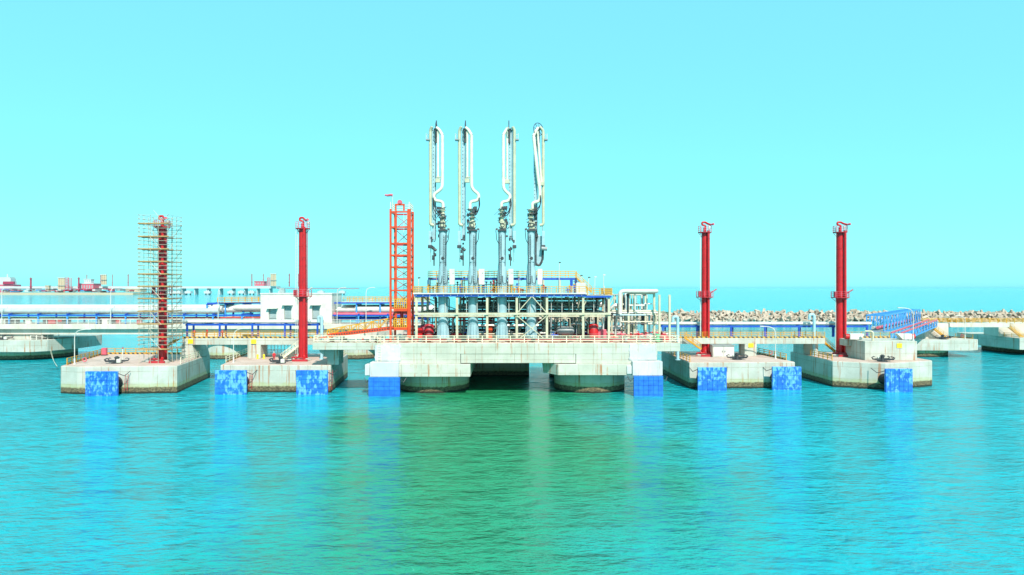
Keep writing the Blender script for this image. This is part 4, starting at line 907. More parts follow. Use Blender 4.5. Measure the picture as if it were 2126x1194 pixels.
def gooseneck(px, D, z0, ytop, label, reach=-0.9):
    x = PX(px, D); zt = PZ(ytop, D); t = thing('vent_pipe', (x,D,z0), label, 'vent pipe', 'pale blue gooseneck vents')
    MB().tube(rounded([(x,D,z0+0.01),(x,D,zt),(x+reach,D,zt),(x+reach,D,zt-1.0)],0.5,5),0.29,12).build('pipe', 'vent_blue', t, True)
    MB().disc((x,D,z0+0.08),0.5,(0,0,1),0.14,14).build('flange', 'vent_blue', t, True)
    MB().ring((x+reach,D,zt-1.0),0.33,0.05,(0,0,1),14,5).build('lip', 'vent_blue', t, True)
gooseneck(668,127.5,ZD,658,'pale blue gooseneck vent pipe beside the foot of the orange gangway',-0.6)
gooseneck(1407,126,ZD,658,'pale blue gooseneck vent pipe at the pipe frame end of the platform')
gooseneck(1690,134.5,ZD,653,'pale blue gooseneck vent pipe beside the yellow stair of the raised block dolphin')

# raised block
rb = thing('concrete_block', (69.6,129,ZD), 'big raised concrete block with corbel on its dolphin', 'concrete block')
MB().box((64.9,125.55,ZD+0.005),(74.5,134.6,8.2)).build('body', 'concrete', rb, bevel=0.06)
MB().box((64.0,130.5,6.9),(64.89,134.6,8.2)).build('corbel', 'concrete', rb, bevel=0.04)
railing(rb, [(65.0,134.3,8.2),(74.3,134.3,8.2)], step=1.8, toe='hazard')
for px, sg, lb in ((1775,-1,'white tapered horn with red end cap near the fire tower on the raised block'),(1877,1,'white tapered horn with red end cap under the lamp on the raised block')):
    D = 129.5; x = PX(px, D); z = 8.2
    t = thing('foam_horn', (x,D,z), lb, 'foam horn', 'white horns on the raised block')
    mb = MB().xprism([(x-1.2,z+0.05),(x+1.0,z+0.05),(x+1.5,z+1.15),(x-1.2,z+1.15)] if sg < 0 else [(x+1.2,z+0.05),(x-0.6,z+0.05),(x-1.6,z+1.15),(x+1.2,z+1.15)], D-0.6, D+0.6)
    mb.build('horn', 'warm_white', t, bevel=0.08)
    MB().tube([(x+sg*1.25,D,z+0.6),(x+sg*1.9,D,z+0.6)],0.52,14).build('end_cap', 'fire_red', t, True)
    for k in (-0.6,0.5): MB().box((x+k-0.1,D-0.5,z+0.005),(x+k+0.1,D+0.5,z+0.05)).build('foot', 'dark_steel', t)
t = thing('pipe_riser', (PX(1812,127),127,8.2), 'short cream pipe elbow standing on the raised block', 'pipe')
MB().tube(rounded([(PX(1812,127),127,8.21),(PX(1812,127),127,9.9),(PX(1800,127),127.6,9.9)],0.4),0.22,10).build('pipe', 'cream_steel', t, True)

# stairs
stairway((60.9,136.0,8.25),(65.0,136.0,ZD+0.01),1.1,'yellow stairs down to the raised block dolphin deck')
stairway((33.4,131.8,8.3),(36.4,131.8,6.2),1.1,'upper yellow stair flight from the platform bridge to the white shed dolphin')
stairway((38.3,135.6,7.0),(40.6,132.0,ZD+0.01),1.0,'lower yellow stair flight behind the red tower on the white shed dolphin')
stairway((-39.4,127.2,7.4),(-42.9,127.2,ZD+0.01),1.2,'cream stairs beside the twin pipe red tower','cream_rail')
stairway((-62.4,127.6,8.4),(-66.0,127.6,6.2),1.1,'yellow stairs rising behind the scaffolding to the footbridge')
o = MB().xprism([(-42.4,ZD+0.005),(-39.4,ZD+0.005),(-39.4,7.0),(-39.9,7.0)],127.9,129.1).build('stair_plinth','concrete',None,loc=(-40.9,128.5,ZD)); tag(o,'wedge of concrete under the cream stairs','plinth')
# shed
sh = thing('equipment_shed', (PX(1501,131.5),132.8,ZD), 'small white double door shed under the footbridge', 'shed')
xs0, xs1 = PX(1480,131.2), PX(1524,131.2)
MB().box((xs0,131.2,ZD+0.005),(xs1,134.5,6.9)).build('wall', 'white_paint', sh)
MB().box((xs0-0.15,131.0,6.905),(xs1+0.15,134.6,7.03)).build('roof', 'grey_steel', sh)
xm_ = (xs0+xs1)/2
for a_, b_ in ((xs0+0.15,xm_-0.05),(xm_+0.05,xs1-0.15)):
    d = MB().box((a_,131.12,ZD+0.12),(b_,131.19,6.7)).build('door', 'white_paint', sh); MB().cbox((b_-0.2 if a_<xm_-1 else a_+0.2,131.08,5.8),(0.08,0.06,0.3)).build('handle','dark_steel',d)
# gate on the worker dolphin
g = thing('mesh_gate', (PX(580,133),133,ZD), 'grey barred gate under the footbridge behind the worker', 'gate')
gx = [PX(p,133.4) for p in (556,612)]
for i in range(9):
    x = gx[0]+(gx[1]-gx[0])*i/8; MB().bar((x,133.4,ZD+0.005),(x,133.4,7.2),0.08).build('bar', 'cream_steel', g)
for z in (5.3,6.0,6.7): MB().bar((gx[0],133.34,z),(gx[1],133.34,z),0.06).build('rail', 'cream_steel', g)
rp = thing('mooring_rope', (PX(112,150),150,3), 'slack pale rope pair slung from the trestle dolphin to the scaffolded dolphin', 'rope')
for k in (0,1):
    a_, b_ = Vector((PX(104+k*2.5,169.5),169.5,2.6)), Vector((PX(123,119),118.5,4.4))
    MB().tube([a_.lerp(b_,i/10)+Vector((0,0,-0.5*math.sin(math.pi*i/10)*(1+0.6*k))) for i in range(11)],0.028,5).build('strand','cream_rail',rp,True)
# small fittings
street_lamp((PX(155,119),119,ZD),6.0,2.3,'curved white lamp post on the scaffolded dolphin')
street_lamp((PX(485,121.5),121.5,ZD),6.0,2.3,'curved white lamp post on the worker dolphin')
street_lamp((PX(1610,128),128,ZD),6.0,-2.3,'curved white lamp post on the white shed dolphin')
street_lamp((PX(1896,127),127,8.2),6.0,-2.3,'curved white lamp post on top of the raised concrete block')
mooring_hook((PX(243,120.5),120.5,ZD),0.1,'dark iron mooring hook on the scaffolded dolphin')
mooring_hook((PX(583,120.5),120.5,ZD),0.0,'dark iron mooring hook in front of the worker')
mooring_hook((PX(1530,126.8),126.8,ZD),3.0,'dark iron mooring hook before the white shed')
mooring_hook((PX(1832,123.4),123.4,ZD),3.0,'dark iron mooring hook at the foot of the raised block')
life_ring((PX(176,121),121.0,ZD+0.6),'pink life ring on the railing of the scaffolded dolphin')
life_ring((PX(1600,134),134.0,ZD+0.6),'pink life ring on the railing of the white shed dolphin')
def fire_post(x, y, z, label, h=1.5):
    t = thing('fire_hydrant', (x,y,z), label, 'hydrant')
    MB().lathe((x,y,z+0.005), [(0.24,0),(0.24,0.08),(0.13,0.1),(0.13,h*0.62),(0.22,h*0.64),(0.22,h*0.8),(0.12,h*0.9),(0.05,h)],10).build('barrel','dull_red',t,True)
    for s in (-1,1): MB().cyl((x,y,z+h*0.7),(x+0.36*s,y,z+h*0.7),0.09,n=8).build('outlet','dull_red',t,True)
fire_post(PX(403,130),130.2,8.5,'red fire hydrant on the footbridge at the blue pipe post'); fire_post(PX(461,130),130.2,8.5,'red fire hydrant on the footbridge midway to the worker dolphin')
t = thing('hose_cabinet', (PX(214,134),134.5,ZD), 'pinkish red hose cabinet at the railing corner of the scaffolded dolphin', 'hose cabinet')
x = PX(214,134)
MB().box((x-0.45,134.2,ZD+0.15),(x+0.45,134.8,ZD+1.5)).build('body','pink_red',t,bevel=0.04); MB().box((x-0.4,134.15,ZD+0.25),(x+0.4,134.19,ZD+1.4)).build('door','pink_red',t); MB().box((x-0.5,134.1,ZD+0.005),(x+0.5,134.9,ZD+0.15)).build('plinth','dark_steel',t)
t = thing('marker_post', (PX(255,124),124,ZD), 'white marker post with purple cap on the scaffolded dolphin', 'post')
MB().cyl((PX(255,124),124,ZD+0.005),(PX(255,124),124,ZD+2.3),0.08,n=8).build('pole','white_paint',t,True); MB().ball((PX(255,124),124,ZD+2.4),0.15).build('cap','far_purple',t,True)
for i, px in enumerate((535,548)):
    x = PX(px,128.2); o = MB().lathe((x,128.2,ZD+0.005),[(0.25,0),(0.25,0.1),(0.14,0.14),(0.14,0.5),(0.2,0.55),(0.2,0.75),(0.05,0.85)],10).build('bollard','sign_yellow',None,True,loc=(x,128.2,ZD))
    tag(o,'stubby yellow bollard at the pillar foot behind the worker','bollard','yellow bollards')
for px, D, z0, z1, lb in ((262,115.7,0.6,3.4,'rusty rung ladder beside the fender of the scaffolded dolphin'),(520,117.75,0.6,3.3,'rusty rung ladder between the two fenders of the worker dolphin'),(686,117.4,0.5,3.9,'rusty rung ladder at the pillar corner of the worker dolphin')):
    x = PX(px,D); t = thing('rung_ladder',(x,D-0.1,z0),lb,'ladder'); ladder(t,(x,D-0.1,z0),(x+0.2,D-0.1,z1),(1,0,0),0.5,'dull_red',0.4,'ladder_frame')

# ------------------------------------------------------------------ back trestle, left
ZB = 9.0
tr = thing('approach_trestle', (-80,176,ZB), 'long cream concrete approach trestle carrying pipes', 'trestle')
MB().box((-150,170.0,7.75),(-22,181,ZB)).build('deck', 'trestle_concrete', tr, bevel=0.05)
for y in (171.6,175.5,179.6): MB().box((-150,y-0.6,6.4),(-22,y+0.6,7.745)).build('girder', 'trestle_concrete', tr)
MB().box((-31,146.2,7.6),(-16,170,8.9)).build('link_deck', 'trestle_concrete', tr)
railing(tr, [(-150,170.2,ZB),(-22,170.2,ZB)], h=1.1, mat='warm_white', step=2.6, w=0.09)
for xc, lb in ((-128,''),(-74,''),(-40,'')):
    if xc > -120:
        MB().box((xc-6.5,170.8,4.6),(xc+6.5,181,6.395)).build('pier_cap', 'trestle_concrete', tr)
        MB().cyl((xc,177.5,-3),(xc,177.5,4.595),5.6,n=36).build('caisson','concrete',tr,True)
# pipes on the trestle
tp = thing('trestle_pipes', (-90,176,ZB), 'big white insulated pipes on blue stands along the trestle', 'pipeline')
for y, z, r, mt, x0, x1 in ((172.4,12.2,0.72,'insulation',-150,-74),(174.6,12.6,0.8,'white_paint',-150,-74),(177,12.9,0.8,'white_paint',-150,-60),(171.9,10.2,0.16,'warm_white',-150,-56),(173.4,10.4,0.22,'dull_red',-110,-56),(175.0,10.4,0.2,'cream_steel',-150,-56),
                         (174.6,12.6,0.75,'white_paint',-40,-20),(172.6,11.4,0.4,'pink_red',-45,-20),(177,12.9,0.75,'insulation',-44,-20)):
    p = MB().cyl((x0,y,z),(x1,y,z),r,n=16).build('pipe', mt, tp, True)
    if r > 0.5:
        for k in range(int((x1-x0)/7)): MB().ring((x0+3+k*7,y,z),r,0.03,(1,0,0),16,4).build('cladding_seam','grey_steel',p,True)
k = 0; x = -148
while x < -21:
    if not (-66 < x < -45):
        MB().bar((x,171.2,ZB+0.005),(x,171.2,11.3),0.3).build('stand', 'sky_blue', tp); MB().bar((x,178,ZB+0.005),(x,178,11.3),0.3).build('stand', 'blue_steel', tp)
        MB().bar((x,171.0,11.45),(x,178.4,11.45),0.25,0.28).build('crossbar','blue_steel',tp)
    x += 7.3
for x0, x1 in ((-150,-62),(-45,-21)):
    MB().bar((x0,171.15,11.15),(x1,171.15,11.15),0.2,0.34).build('beam','blue_steel',tp)
rnd = random.Random(8)
for k in range(46):
    x = rnd.uniform(-148,-58); y = rnd.uniform(171.6,174); MB().cbox((x,y,ZB+0.45+rnd.uniform(0,0.3)),(rnd.uniform(0.8,1.9),0.6,rnd.uniform(0.8,1.3))).build('pipe_shoe', rnd.choice(('dark_steel','dark_steel','dark_steel','warm_white','dull_red')), tp)
# blue portal rack either side of the building
def portal(x0, x1, y0, y1, z1, n, label, pipes):
    t = thing('pipe_portal', ((x0+x1)/2,(y0+y1)/2,ZB), label, 'pipe rack')
    for i in range(n+1):
        f = i/n; x = x0+(x1-x0)*f; y = y0+(y1-y0)*f
        for dy in (0, 5): MB().bar((x,y+dy,ZB+0.005),(x,y+dy,z1),0.36).build('post','sky_blue' if dy == 0 else 'blue_steel',t)
        MB().bar((x,y-0.2,z1+0.16),(x,y+5.2,z1+0.16),0.3,0.3).build('crossbar','blue_steel',t)
    for dy in (0,5): MB().bar((x0,y0+dy,z1+0.5),(x1,y1+dy,z1+0.5),0.3,0.36).build('beam','blue_steel',t)
    MB().bar((x0,y0,ZB+2.0),(x1,y1,ZB+2.0),0.26,0.36).build('beam','blue_steel',t)
    for dy, z, r, mt in pipes: MB().cyl((x0+0.6,y0+dy,z),(x1,y1+dy,z),r,n=14).build('pipe',mt,t,True)
    MB().box((x0+2,y0-0.2,z1+0.7),(x1,y1+5.2,z1+0.78)).build('walkway','warm_white',t) if abs(y1-y0) < 1 else MB().bar((x0+2,y0+2.5,z1+0.75),(x1,y1+2.5,z1+0.75),4.6,0.08).build('walkway','warm_white',t)
    railing(t,[(x0+2.5,y0+0.3,z1+0.8),(x1,y1+0.3,z1+0.8)],h=1.2,step=1.6,w=0.1); railing(t,[(x0+2.5,y0+4.7,z1+0.8),(x1,y1+4.7,z1+0.8)],h=1.2,step=1.6,w=0.1)
    return t
portal(-77.5,-62,173.5,181,13.6,4,'blue pipe portal with yellow walkway at the scaffold side of the building',((1.2,12.4,0.75,'insulation'),(3.0,12.4,0.75,'white_paint'),(2.0,10.3,0.3,'dull_red')))
portal(-45.5,-21.5,173.5,173.5,13.7,4,'blue pipe portal with yellow walkway between the building and the gangway tower',((1.0,12.3,0.65,'insulation'),(2.8,12.4,0.7,'white_paint'),(0.4,11.3,0.22,'dull_red'),(1.6,10.2,0.5,'blue_steel')))
# building
bd = thing('control_building', (PX(614,171.5),176,ZB), 'white flat roofed control building with three recessed doors', 'building')
bx0, bx1, by0, by1, bz = PX(541,171), PX(689,171), 171.0, 181.0, PZ(608.5,171)
doors = [(PX(558,171),PX(574,171),PZ(642,171)),(PX(590,171),PX(605,171),PZ(635,171)),(PX(648,171),PX(663.5,171),PZ(635,171))]
edges = [bx0]+[v for d in doors for v in d[:2]]+[bx1]
for i in range(0, len(edges), 2): MB().box((edges[i],by0,ZB+0.005),(edges[i+1],by0+0.7,bz-0.3)).build('wall','warm_white',bd)
for a_, b_, h_ in doors:
    MB().box((a_+0.001,by0+0.001,h_),(b_-0.001,by0+0.699,bz-0.301)).build('wall','warm_white',bd)
    d = MB().box((a_+0.02,by0+0.45,ZB+0.1),(b_-0.02,by0+0.55,h_-0.02)).build('door','glass_grey',bd)
    MB().cbox(((a_+b_)/2,by0+0.42,ZB+1.4),(b_-a_-0.1,0.05,0.08)).build('push_bar','dark_steel',d)
    MB().box((a_-0.4,by0-0.9,h_+0.15),(b_+0.4,by0-0.003,h_+0.28)).build('canopy','warm_white',bd)
MB().box((bx0,by0+0.71,ZB+0.005),(bx1,by1,bz-0.3)).build('wall','warm_white',bd)
rf = MB().box((bx0-0.12,by0-0.12,bz-0.297),(bx1+0.12,by1+0.12,bz)).build('roof','white_paint',bd)
MB().box((bx0+4.0,by0+2,bz+0.005),(bx0+5.2,by0+3.2,bz+1.3)).build('air_vent','glass_grey',rf)
for x in (doors[1][0]-0.7,doors[1][1]+0.4,doors[2][0]-0.7,doors[2][1]+0.4): MB().bar((x,by0-0.1,ZB+0.01),(x+0.25,by0-0.4,ZB+1.3),0.12).build('ramp_rail','dark_steel',bd)
LG = 'lamp posts along the approach trestle'
for px, D, lb in ((4,170.6,'white trestle lamp post above the cast iron bollard dolphin'),(230,170.6,'white trestle lamp post between the far pink towers and the scaffolding'),(453,170.6,'white trestle lamp post in front of the blue portal rack'),(700,170.6,'white trestle lamp post beside the control building'),(760,168,'white trestle lamp post nearest the gangway tower')):
    street_lamp((PX(px,D),D,ZB),9.0,1.6,lb,LG,0.11)

# back dolphins
def back_dolphin(poly, zb, zt, cx_, cy_, rc, label):
    t = thing('mooring_dolphin', (cx_,cy_,0), label, 'mooring dolphin', 'rear mooring dolphins on round caissons')
    MB().prism(poly, zb, zt).build('cap','concrete',t,bevel=0.08)
    MB().cyl((cx_,cy_,-3),(cx_,cy_,zb-0.005),rc,n=40).build('caisson','concrete',t,True)
    return t
e1 = back_dolphin([(-150,168),(-118.5,168),(-116.0,170.5),(-113.5,178),(-113.5,189),(-150,189)],2.2,5.1,-126,180,9.8,'rear concrete dolphin under the approach trestle')
MB().box((-150,171.5,5.105),(-121,180,6.39)).build('trestle_pier','concrete',e1)
railing(e1,[(-119.5,169.5,5.1),(-115.5,174,5.1)],mat='warm_white',step=1.3,w=0.12)
mooring_hook((PX(8,170),170,5.1),0.3,'dark iron mooring hook under the trestle lamp')
e2 = back_dolphin([(101,177),(118,176),(121.5,178),(122.5,192),(101,192)],1.8,4.6,108.5,186.5,9.0,'rear concrete dolphin at the end of the blue truss bridge')
MB().box((PX(1921,181),181,4.605),(PX(1969,181),189,8.6)).build('block','trestle_concrete',e2,bevel=0.05)
railing(e2,[(117.2,191,4.6),(121.5,180,4.6)],toe='hazard',step=2.4)
e3 = back_dolphin([(133.9,195),(134.6,181),(170,181),(170,205),(133.5,205)],1.6,4.7,148,195,11.5,'rear concrete dolphin at the far end of the cream walkway')
MB().prism([(PX(2073,187),187),(165,187),(165,196),(PX(2042,195),195)],4.705,8.3).build('block','trestle_concrete',e3,bevel=0.05)
railing(e3,[(134.4,192.0,4.7),(135.0,181.6,4.7),(165,181.6,4.7)],step=2.4)
wk = thing('access_bridge', (128,185,7.6), 'pale concrete walkway bridge between the two rear dolphins', 'bridge')
MB().box((PX(1969,183)+0.01,182.5,7.5),(PX(2071,187),186,8.6)).build('girder','trestle_concrete',wk,bevel=0.04)
railing(wk,[(PX(1919,182),182.6,8.6),(170,182.6,8.6)],step=2.2,w=0.09); railing(wk,[(PX(1919,184),186.5,8.6),(170,186.5,8.6)],step=2.2)
stairway((PX(1923,180),179.4,8.6),(PX(1968,179),179.4,4.61),1.1,'yellow stairs down the rear dolphin block beyond the blue truss')
stairway((PX(2088,184),184.5,8.4),(PX(2124,184),184.5,4.71),1.1,'yellow stairs down the rear dolphin at the walkway end')
street_lamp((PX(2006,179),179.5,4.6),6.0,-1.8,'white lamp post on the rear dolphin beyond the blue truss')
mooring_hook((PX(1955,178.6),178.2,4.6),2.9,'dark iron mooring hook on the rear dolphin beyond the blue truss')
life_ring((PX(1997,183),183.0,5.2),'pink life ring on the rear dolphin railing')
# blue truss bridges
def truss(a, b, w, h, n, mat, name, label, cat, railmat=None):
    a = Vector(a); b = Vector(b); d = (b-a).normalized(); s = Vector((d.y,-d.x,0)).normalized()*w/2
    t = thing(name, (a+b)/2, label, cat); U = Vector((0,0,h))
    for k in (-1,1):
        MB().bar(a+s*k,b+s*k,0.26,0.3).build('bottom_chord',mat,t); MB().bar(a+s*k+U,b+s*k+U,0.26,0.3).build('top_chord',mat if not railmat else railmat,t)
        for i in range(n+1):
            p = a.lerp(b,i/n)+s*k; MB().bar(p+Vector((0,0,0.15)),p+U-Vector((0,0,0.15)),0.18).build('post',mat,t)
            if i < n:
                q = a.lerp(b,(i+1)/n)+s*k
                MB().bar(p+Vector((0,0,0.1)),q+U-Vector((0,0,0.1)),0.14).build('brace',mat,t) if i < n/2 else MB().bar(p+U-Vector((0,0,0.1)),q+Vector((0,0,0.1)),0.14).build('brace',mat,t)
    for i in range(n+1):
        p = a.lerp(b,i/n)
        if not railmat: MB().bar(p-s+U,p+s+U,0.18).build('tie',mat,t)
        MB().bar(p-s,p+s,0.16).build('tie',mat,t)
        if i < n and not railmat: q = a.lerp(b,(i+1)/n); MB().bar(p-s+U,q+s+U,0.12).build('brace',mat,t)
    MB().bar(a+Vector((0,0,0.22)),b+Vector((0,0,0.22)),w-0.4,0.06).build('walkway','grating',t)
    return t
tb = truss((75.0,141.0,9.0),(107.2,182.5,9.0),3.2,3.3,13,'sky_blue','truss_bridge','blue steel box truss bridge to the rear dolphin','truss bridge')
for k in (-0.5,0.5): MB().cyl((75.0+k,141,9.8),(107.2+k,182.5,9.8),0.3,n=10).build('pipe','pink_red' if k > 0 else 'insulation',tb,True)
truss((78.8,140.0,7.1),(111.6,181.0,7.9),1.8,1.7,12,'sky_blue','footbridge','low blue truss footbridge with red handrail beside the box truss','footbridge','pink_red')
bc = thing('bridge_pier', (76,143,0), 'concrete pier under the near end of the blue truss', 'pier')
MB().box((72,139,ZD+0.005),(77.4,142.9,6.95)).build('column','concrete',bc,bevel=0.05)

# ------------------------------------------------------------------ breakwater
bw = thing('breakwater', (160,372,0), 'long breakwater of pale jumbled concrete armour blocks', 'breakwater')
mb = MB(); prof = [(358,-2),(362,0.9),(366.5,2.6),(374,2.6),(384,-2)]
vs = [(x,y,z) for x in (10,520) for y,z in prof]; n = len(prof)
mb._add(vs,[(i,(i+1)%n,n+(i+1)%n,n+i) for i in range(n)]+[tuple(range(n))[::-1],tuple(range(n,2*n))]); mb.build('core','gap_shade_stone',bw)
def tetra(r0, r1, L):
    mb = MB(); dirs = [Vector((0,0,1))]+[Vector((math.cos(a)*0.943,math.sin(a)*0.943,-0.333)) for a in (0,2.094,4.189)]
    for d in dirs: mb.tube([d*-0.25,d*L],[r0,r1],6)
    return mb
kinds = []
hb = MB(); hb.cbox((0,0,0),(0.75,0.75,2.6)); hb.cbox((0,0,1.25),(2.3,0.85,0.85)); hb.cbox((0,0,-1.25),(0.85,2.3,0.85)); kinds.append(shared(hb,'armour_block','stone'))
kinds.append(shared(tetra(0.62,0.42,1.75),'armour_block','stone'))
rnd = random.Random(21); cand = []
for row, (y, z) in enumerate(((360.3,0.5),(361.6,1.4),(363.2,2.4),(365.4,3.3),(368.0,3.8),(371.0,3.6))):
    x = 11+rnd.uniform(0,2)
    while x < 430:
        cand.append((x+rnd.uniform(-0.5,0.5),y+rnd.uniform(-0.4,0.4),z+rnd.uniform(-0.35,0.45),row)); x += 2.9
near = [c for c in cand if c[0] < 280 and c[3] in (1,2,3)]; rnd.shuffle(near); near = set(near[:298])
rest = MB()
for c in cand:
    k = rnd.choice(kinds); rot = Quaternion((rnd.gauss(0,1),rnd.gauss(0,1),rnd.gauss(0,1),rnd.gauss(0,1))).normalized().to_matrix().to_4x4(); s = rnd.uniform(0.95,1.5)
    m4 = rot @ Matrix.Scale(s,4)
    if c in near: place('armour_block',k,bw,c[:3],mat4=m4)
    else:
        vs = [m4 @ v.co + Vector(c[:3]) for v in k.vertices]; rest._add(vs,[tuple(p.vertices) for p in k.polygons])
o = rest.build('armour_blocks','stone',bw); o['kind'] = 'stuff'

# ------------------------------------------------------------------ far jetty
DF = 1850.0; U = DF/FPX
fj = thing('distant_jetty', (PX(300,DF),DF,0), 'long pale jetty deck on piers far across the water', 'jetty')
MB().box((PX(-60,DF),DF,PZ(599,DF)),(PX(575,DF),DF+30,PZ(594.5,DF))).build('deck','far_white',fj)
MB().box((PX(-60,DF),DF-60,-2),(PX(302,DF),DF+60,PZ(607.5,DF))).build('quay','far_cream',fj)
MB().box((PX(575,DF),DF+2,PZ(599.5,DF)),(PX(745,DF),DF+6,PZ(598.6,DF))).build('walkway','far_purple',fj)
for px in range(376,575,26): MB().box((PX(px,DF),DF+4,-2),(PX(px+1.3,DF),DF+26,PZ(599,DF))).build('pier','far_white',fj)
rnd = random.Random(4)
for k in range(70):
    px = rnd.uniform(8,298); w = rnd.uniform(1.5,9); y0 = rnd.uniform(598.5,604.5); h = rnd.uniform(0.8,3.2)
    MB().box((PX(px,DF),DF-rnd.uniform(15,50),max(3.9,PZ(y0+h,DF))),(PX(px+w,DF),DF-8,max(5.5,PZ(y0,DF)))).build('quay_plant',rnd.choice(('far_purple','far_white','grey_steel','sky_blue','far_white','far_pink','dark_steel')),fj)
def far_box(px0,px1,py0,py1,mat,name,label,cat,dd=0,roof=None,group=None,wins=0):
    D = DF+dd; k = D/DF; zb = 0.5
    x0,x1 = (px0-CX)*DF/FPX,(px1-CX)*DF/FPX; zt = PZ(py0,DF); z0 = max(0,PZ(py1,DF))
    t = thing(name,((x0+x1)/2,D,z0),label,cat,group)
    MB().box((x0,D,z0),(x1,D+(x1-x0)*0.8,zt)).build('wall',mat,t)
    MB().box((x0-1,D-1,zt+0.01),(x1+1,D+(x1-x0)*0.8+1,zt+1.6)).build('roof',roof or mat,t)
    nw = max(1,int((x1-x0)/6))
    for i in range(nw):
        for j in range(max(1,wins)):
            xc = x0+(x1-x0)*(i+0.5)/nw; zc = z0+(zt-z0)*(j+0.6)/max(1,wins)
            MB().cbox((xc,D-0.12,zc),((x1-x0)/nw*0.4,0.2,(zt-z0)/max(1,wins)*0.42)).build('window','glass_grey',t)
    return t
far_box(174,206,589.5,605,'far_pink','distant_building','long pink distant building with white roof','building',-25,'far_white',wins=1)
far_box(177,191,580.5,589,'far_white','distant_building','white block standing on the long pink distant building','building',-5,wins=1)
far_box(48+479,547,585,593.5,'far_pink','distant_building','small pink distant building on the jetty deck','building',5,wins=1)
far_box(233,243,601,607,'far_pink','distant_building','low pink distant shed by the scaffolding','building',-20)
far_box(270,300,600.5,606,'far_cream','distant_building','low cream distant shed at the quay end','building',-20)
far_box(105,112,594,606,'far_cream','distant_building','narrow cream distant hut on the quay','building',-20)
def far_tower(px0,px1,py0,py1,mat,label,dd=0,kind='lattice'):
    D = DF+dd; x0,x1 = PX(px0,DF),PX(px1,DF); zt,z0 = PZ(py0,DF),max(0.3,PZ(py1,DF)); t = thing('distant_tower',((x0+x1)/2,D,z0),label,'tower','towers on the distant jetty')
    if kind == 'pipe':
        xm = (x0+x1)/2; MB().cyl((xm,D,z0),(xm,D,zt),(x1-x0)*0.4,n=8).build('mast',mat,t,True)
        MB().cyl((xm,D,zt-3),(xm,D,zt-2),(x1-x0)*0.7,n=8).build('platform',mat,t); MB().cyl((xm,D,(z0+zt)/2-6),(xm,D,(z0+zt)/2-5),(x1-x0)*0.75,n=8).build('platform',mat,t)
        MB().cyl((xm,D,zt),(xm+1.2,D-1.5,zt+1.4),0.7,n=6).build('cannon',mat,t)
    else:
        w = (x1-x0); 
        for x in (x0,x1):
            for y in (D,D+w): MB().bar((x,y,z0),(x,y,zt),w*0.16).build('leg',mat,t)
        nn = max(3,int((zt-z0)/w/0.7))
        for i in range(nn+1):
            z = z0+(zt-z0)*i/nn; MB().bar((x0,D,z),(x1,D,z),w*0.12).build('beam',mat,t)
            if i < nn: MB().bar((x0,D,z),(x1,D,z+(zt-z0)/nn),w*0.1).build('brace',mat,t)
    return t
far_tower(78.5,82.5,577.5,605,'far_purple','purple distant mast at the empty end of the quay',-30,'pipe')
far_tower(147,153.5,577,603,'far_pink','pink lattice distant tower beside the cream silos',-20)
far_tower(181.5,185,577,606,'far_purple','purple distant mast before the long pink building',-40,'pipe')
far_tower(204,207.5,571,590,'far_purple','purple distant mast at the pink building end',10,'pipe')
far_tower(175,176.5,571,590,'far_purple','thin distant mast behind the white block',10,'pipe')
far_tower(228.3,229.7,571,594,'far_purple','thin distant mast behind the trestle lamp',10,'pipe')
far_tower(261,263,570,594,'far_purple','thin distant mast alone on the deck near the scaffolding',10,'pipe')
far_tower(519,521.3,569,594,'far_purple','thin distant mast left of the small pink building',10,'pipe')
far_tower(537.5,539.3,569,583,'far_purple','thin distant mast behind the small pink building',30,'pipe')
far_tower(553,557,576,594,'far_pink','pink lattice distant tower beside the small pink building',8)
far_tower(597,599.5,569,595,'far_purple','thin distant mast on a far dolphin between silos and red tower',10,'pipe')
far_tower(616.5,619,569,595,'far_purple','thin distant mast hidden beside the twin pipe red tower',10,'pipe')
def silos(px0,px1,py0,py1,n,label):
    t = thing('distant_silo',((PX(px0,DF)+PX(px1,DF))/2,DF,PZ(py1,DF)),label,'silo')
    w = (PX(px1,DF)-PX(px0,DF))/n
    for i in range(n): MB().cyl((PX(px0,DF)+w*(i+0.5),DF-12,max(0,PZ(py1,DF))),(PX(px0,DF)+w*(i+0.5),DF-12,PZ(py0,DF)),w*0.5,n=10).build('cylinder','far_cream',t,True)
    MB().box((PX(px0,DF)-1,DF-12-w*0.6,PZ(py0,DF)+0.01),(PX(px1,DF)+1,DF-12+w*0.6,PZ(py0,DF)+1.5)).build('cap','far_white',t)
    MB().box((PX(px0,DF)-1,DF-13-w*0.6,PZ((py0*0.45+py1*0.55),DF)),(PX(px1,DF)+1,DF-12+w*0.6,PZ((py0*0.45+py1*0.55),DF)+1.2)).build('gallery','grey_steel',t)
silos(127,141,577.5,607,4,'cluster of cream distant silos on the quay'); silos(565,577,569,594,4,'cluster of cream distant silos on the jetty deck'); silos(216,227,571,591,3,'pale distant silo block behind the deck')
for i, px in enumerate((371,383,404,443,491,512,533,594,674,717)):
    x0,x1 = PX(px-6,DF),PX(px+6,DF); D = DF-40; t = thing('distant_dolphin',((x0+x1)/2,D,0),'small pale distant dolphin block off the far jetty','mooring dolphin','small dolphins off the far jetty')
    MB().box((x0,D,3.5),(x1,D+14,9.5)).build('cap','far_white',t)
    for f in (0.2,0.8): MB().cyl((x0+(x1-x0)*f,D+6,-2),(x0+(x1-x0)*f,D+6,3.495),1.8,n=8).build('pile','dark_steel',t,True)
    for f in (0.3,0.6): MB().box((x0+(x1-x0)*f,D+3,9.505),(x0+(x1-x0)*(f+0.12),D+6,12.5)).build('hook','far_white',t)
sh_ = thing('cargo_ship',(PX(8,DF+300),DF+300,0),'white cargo ship with magenta funnel block beyond the far jetty','ship')
DS = DF+300
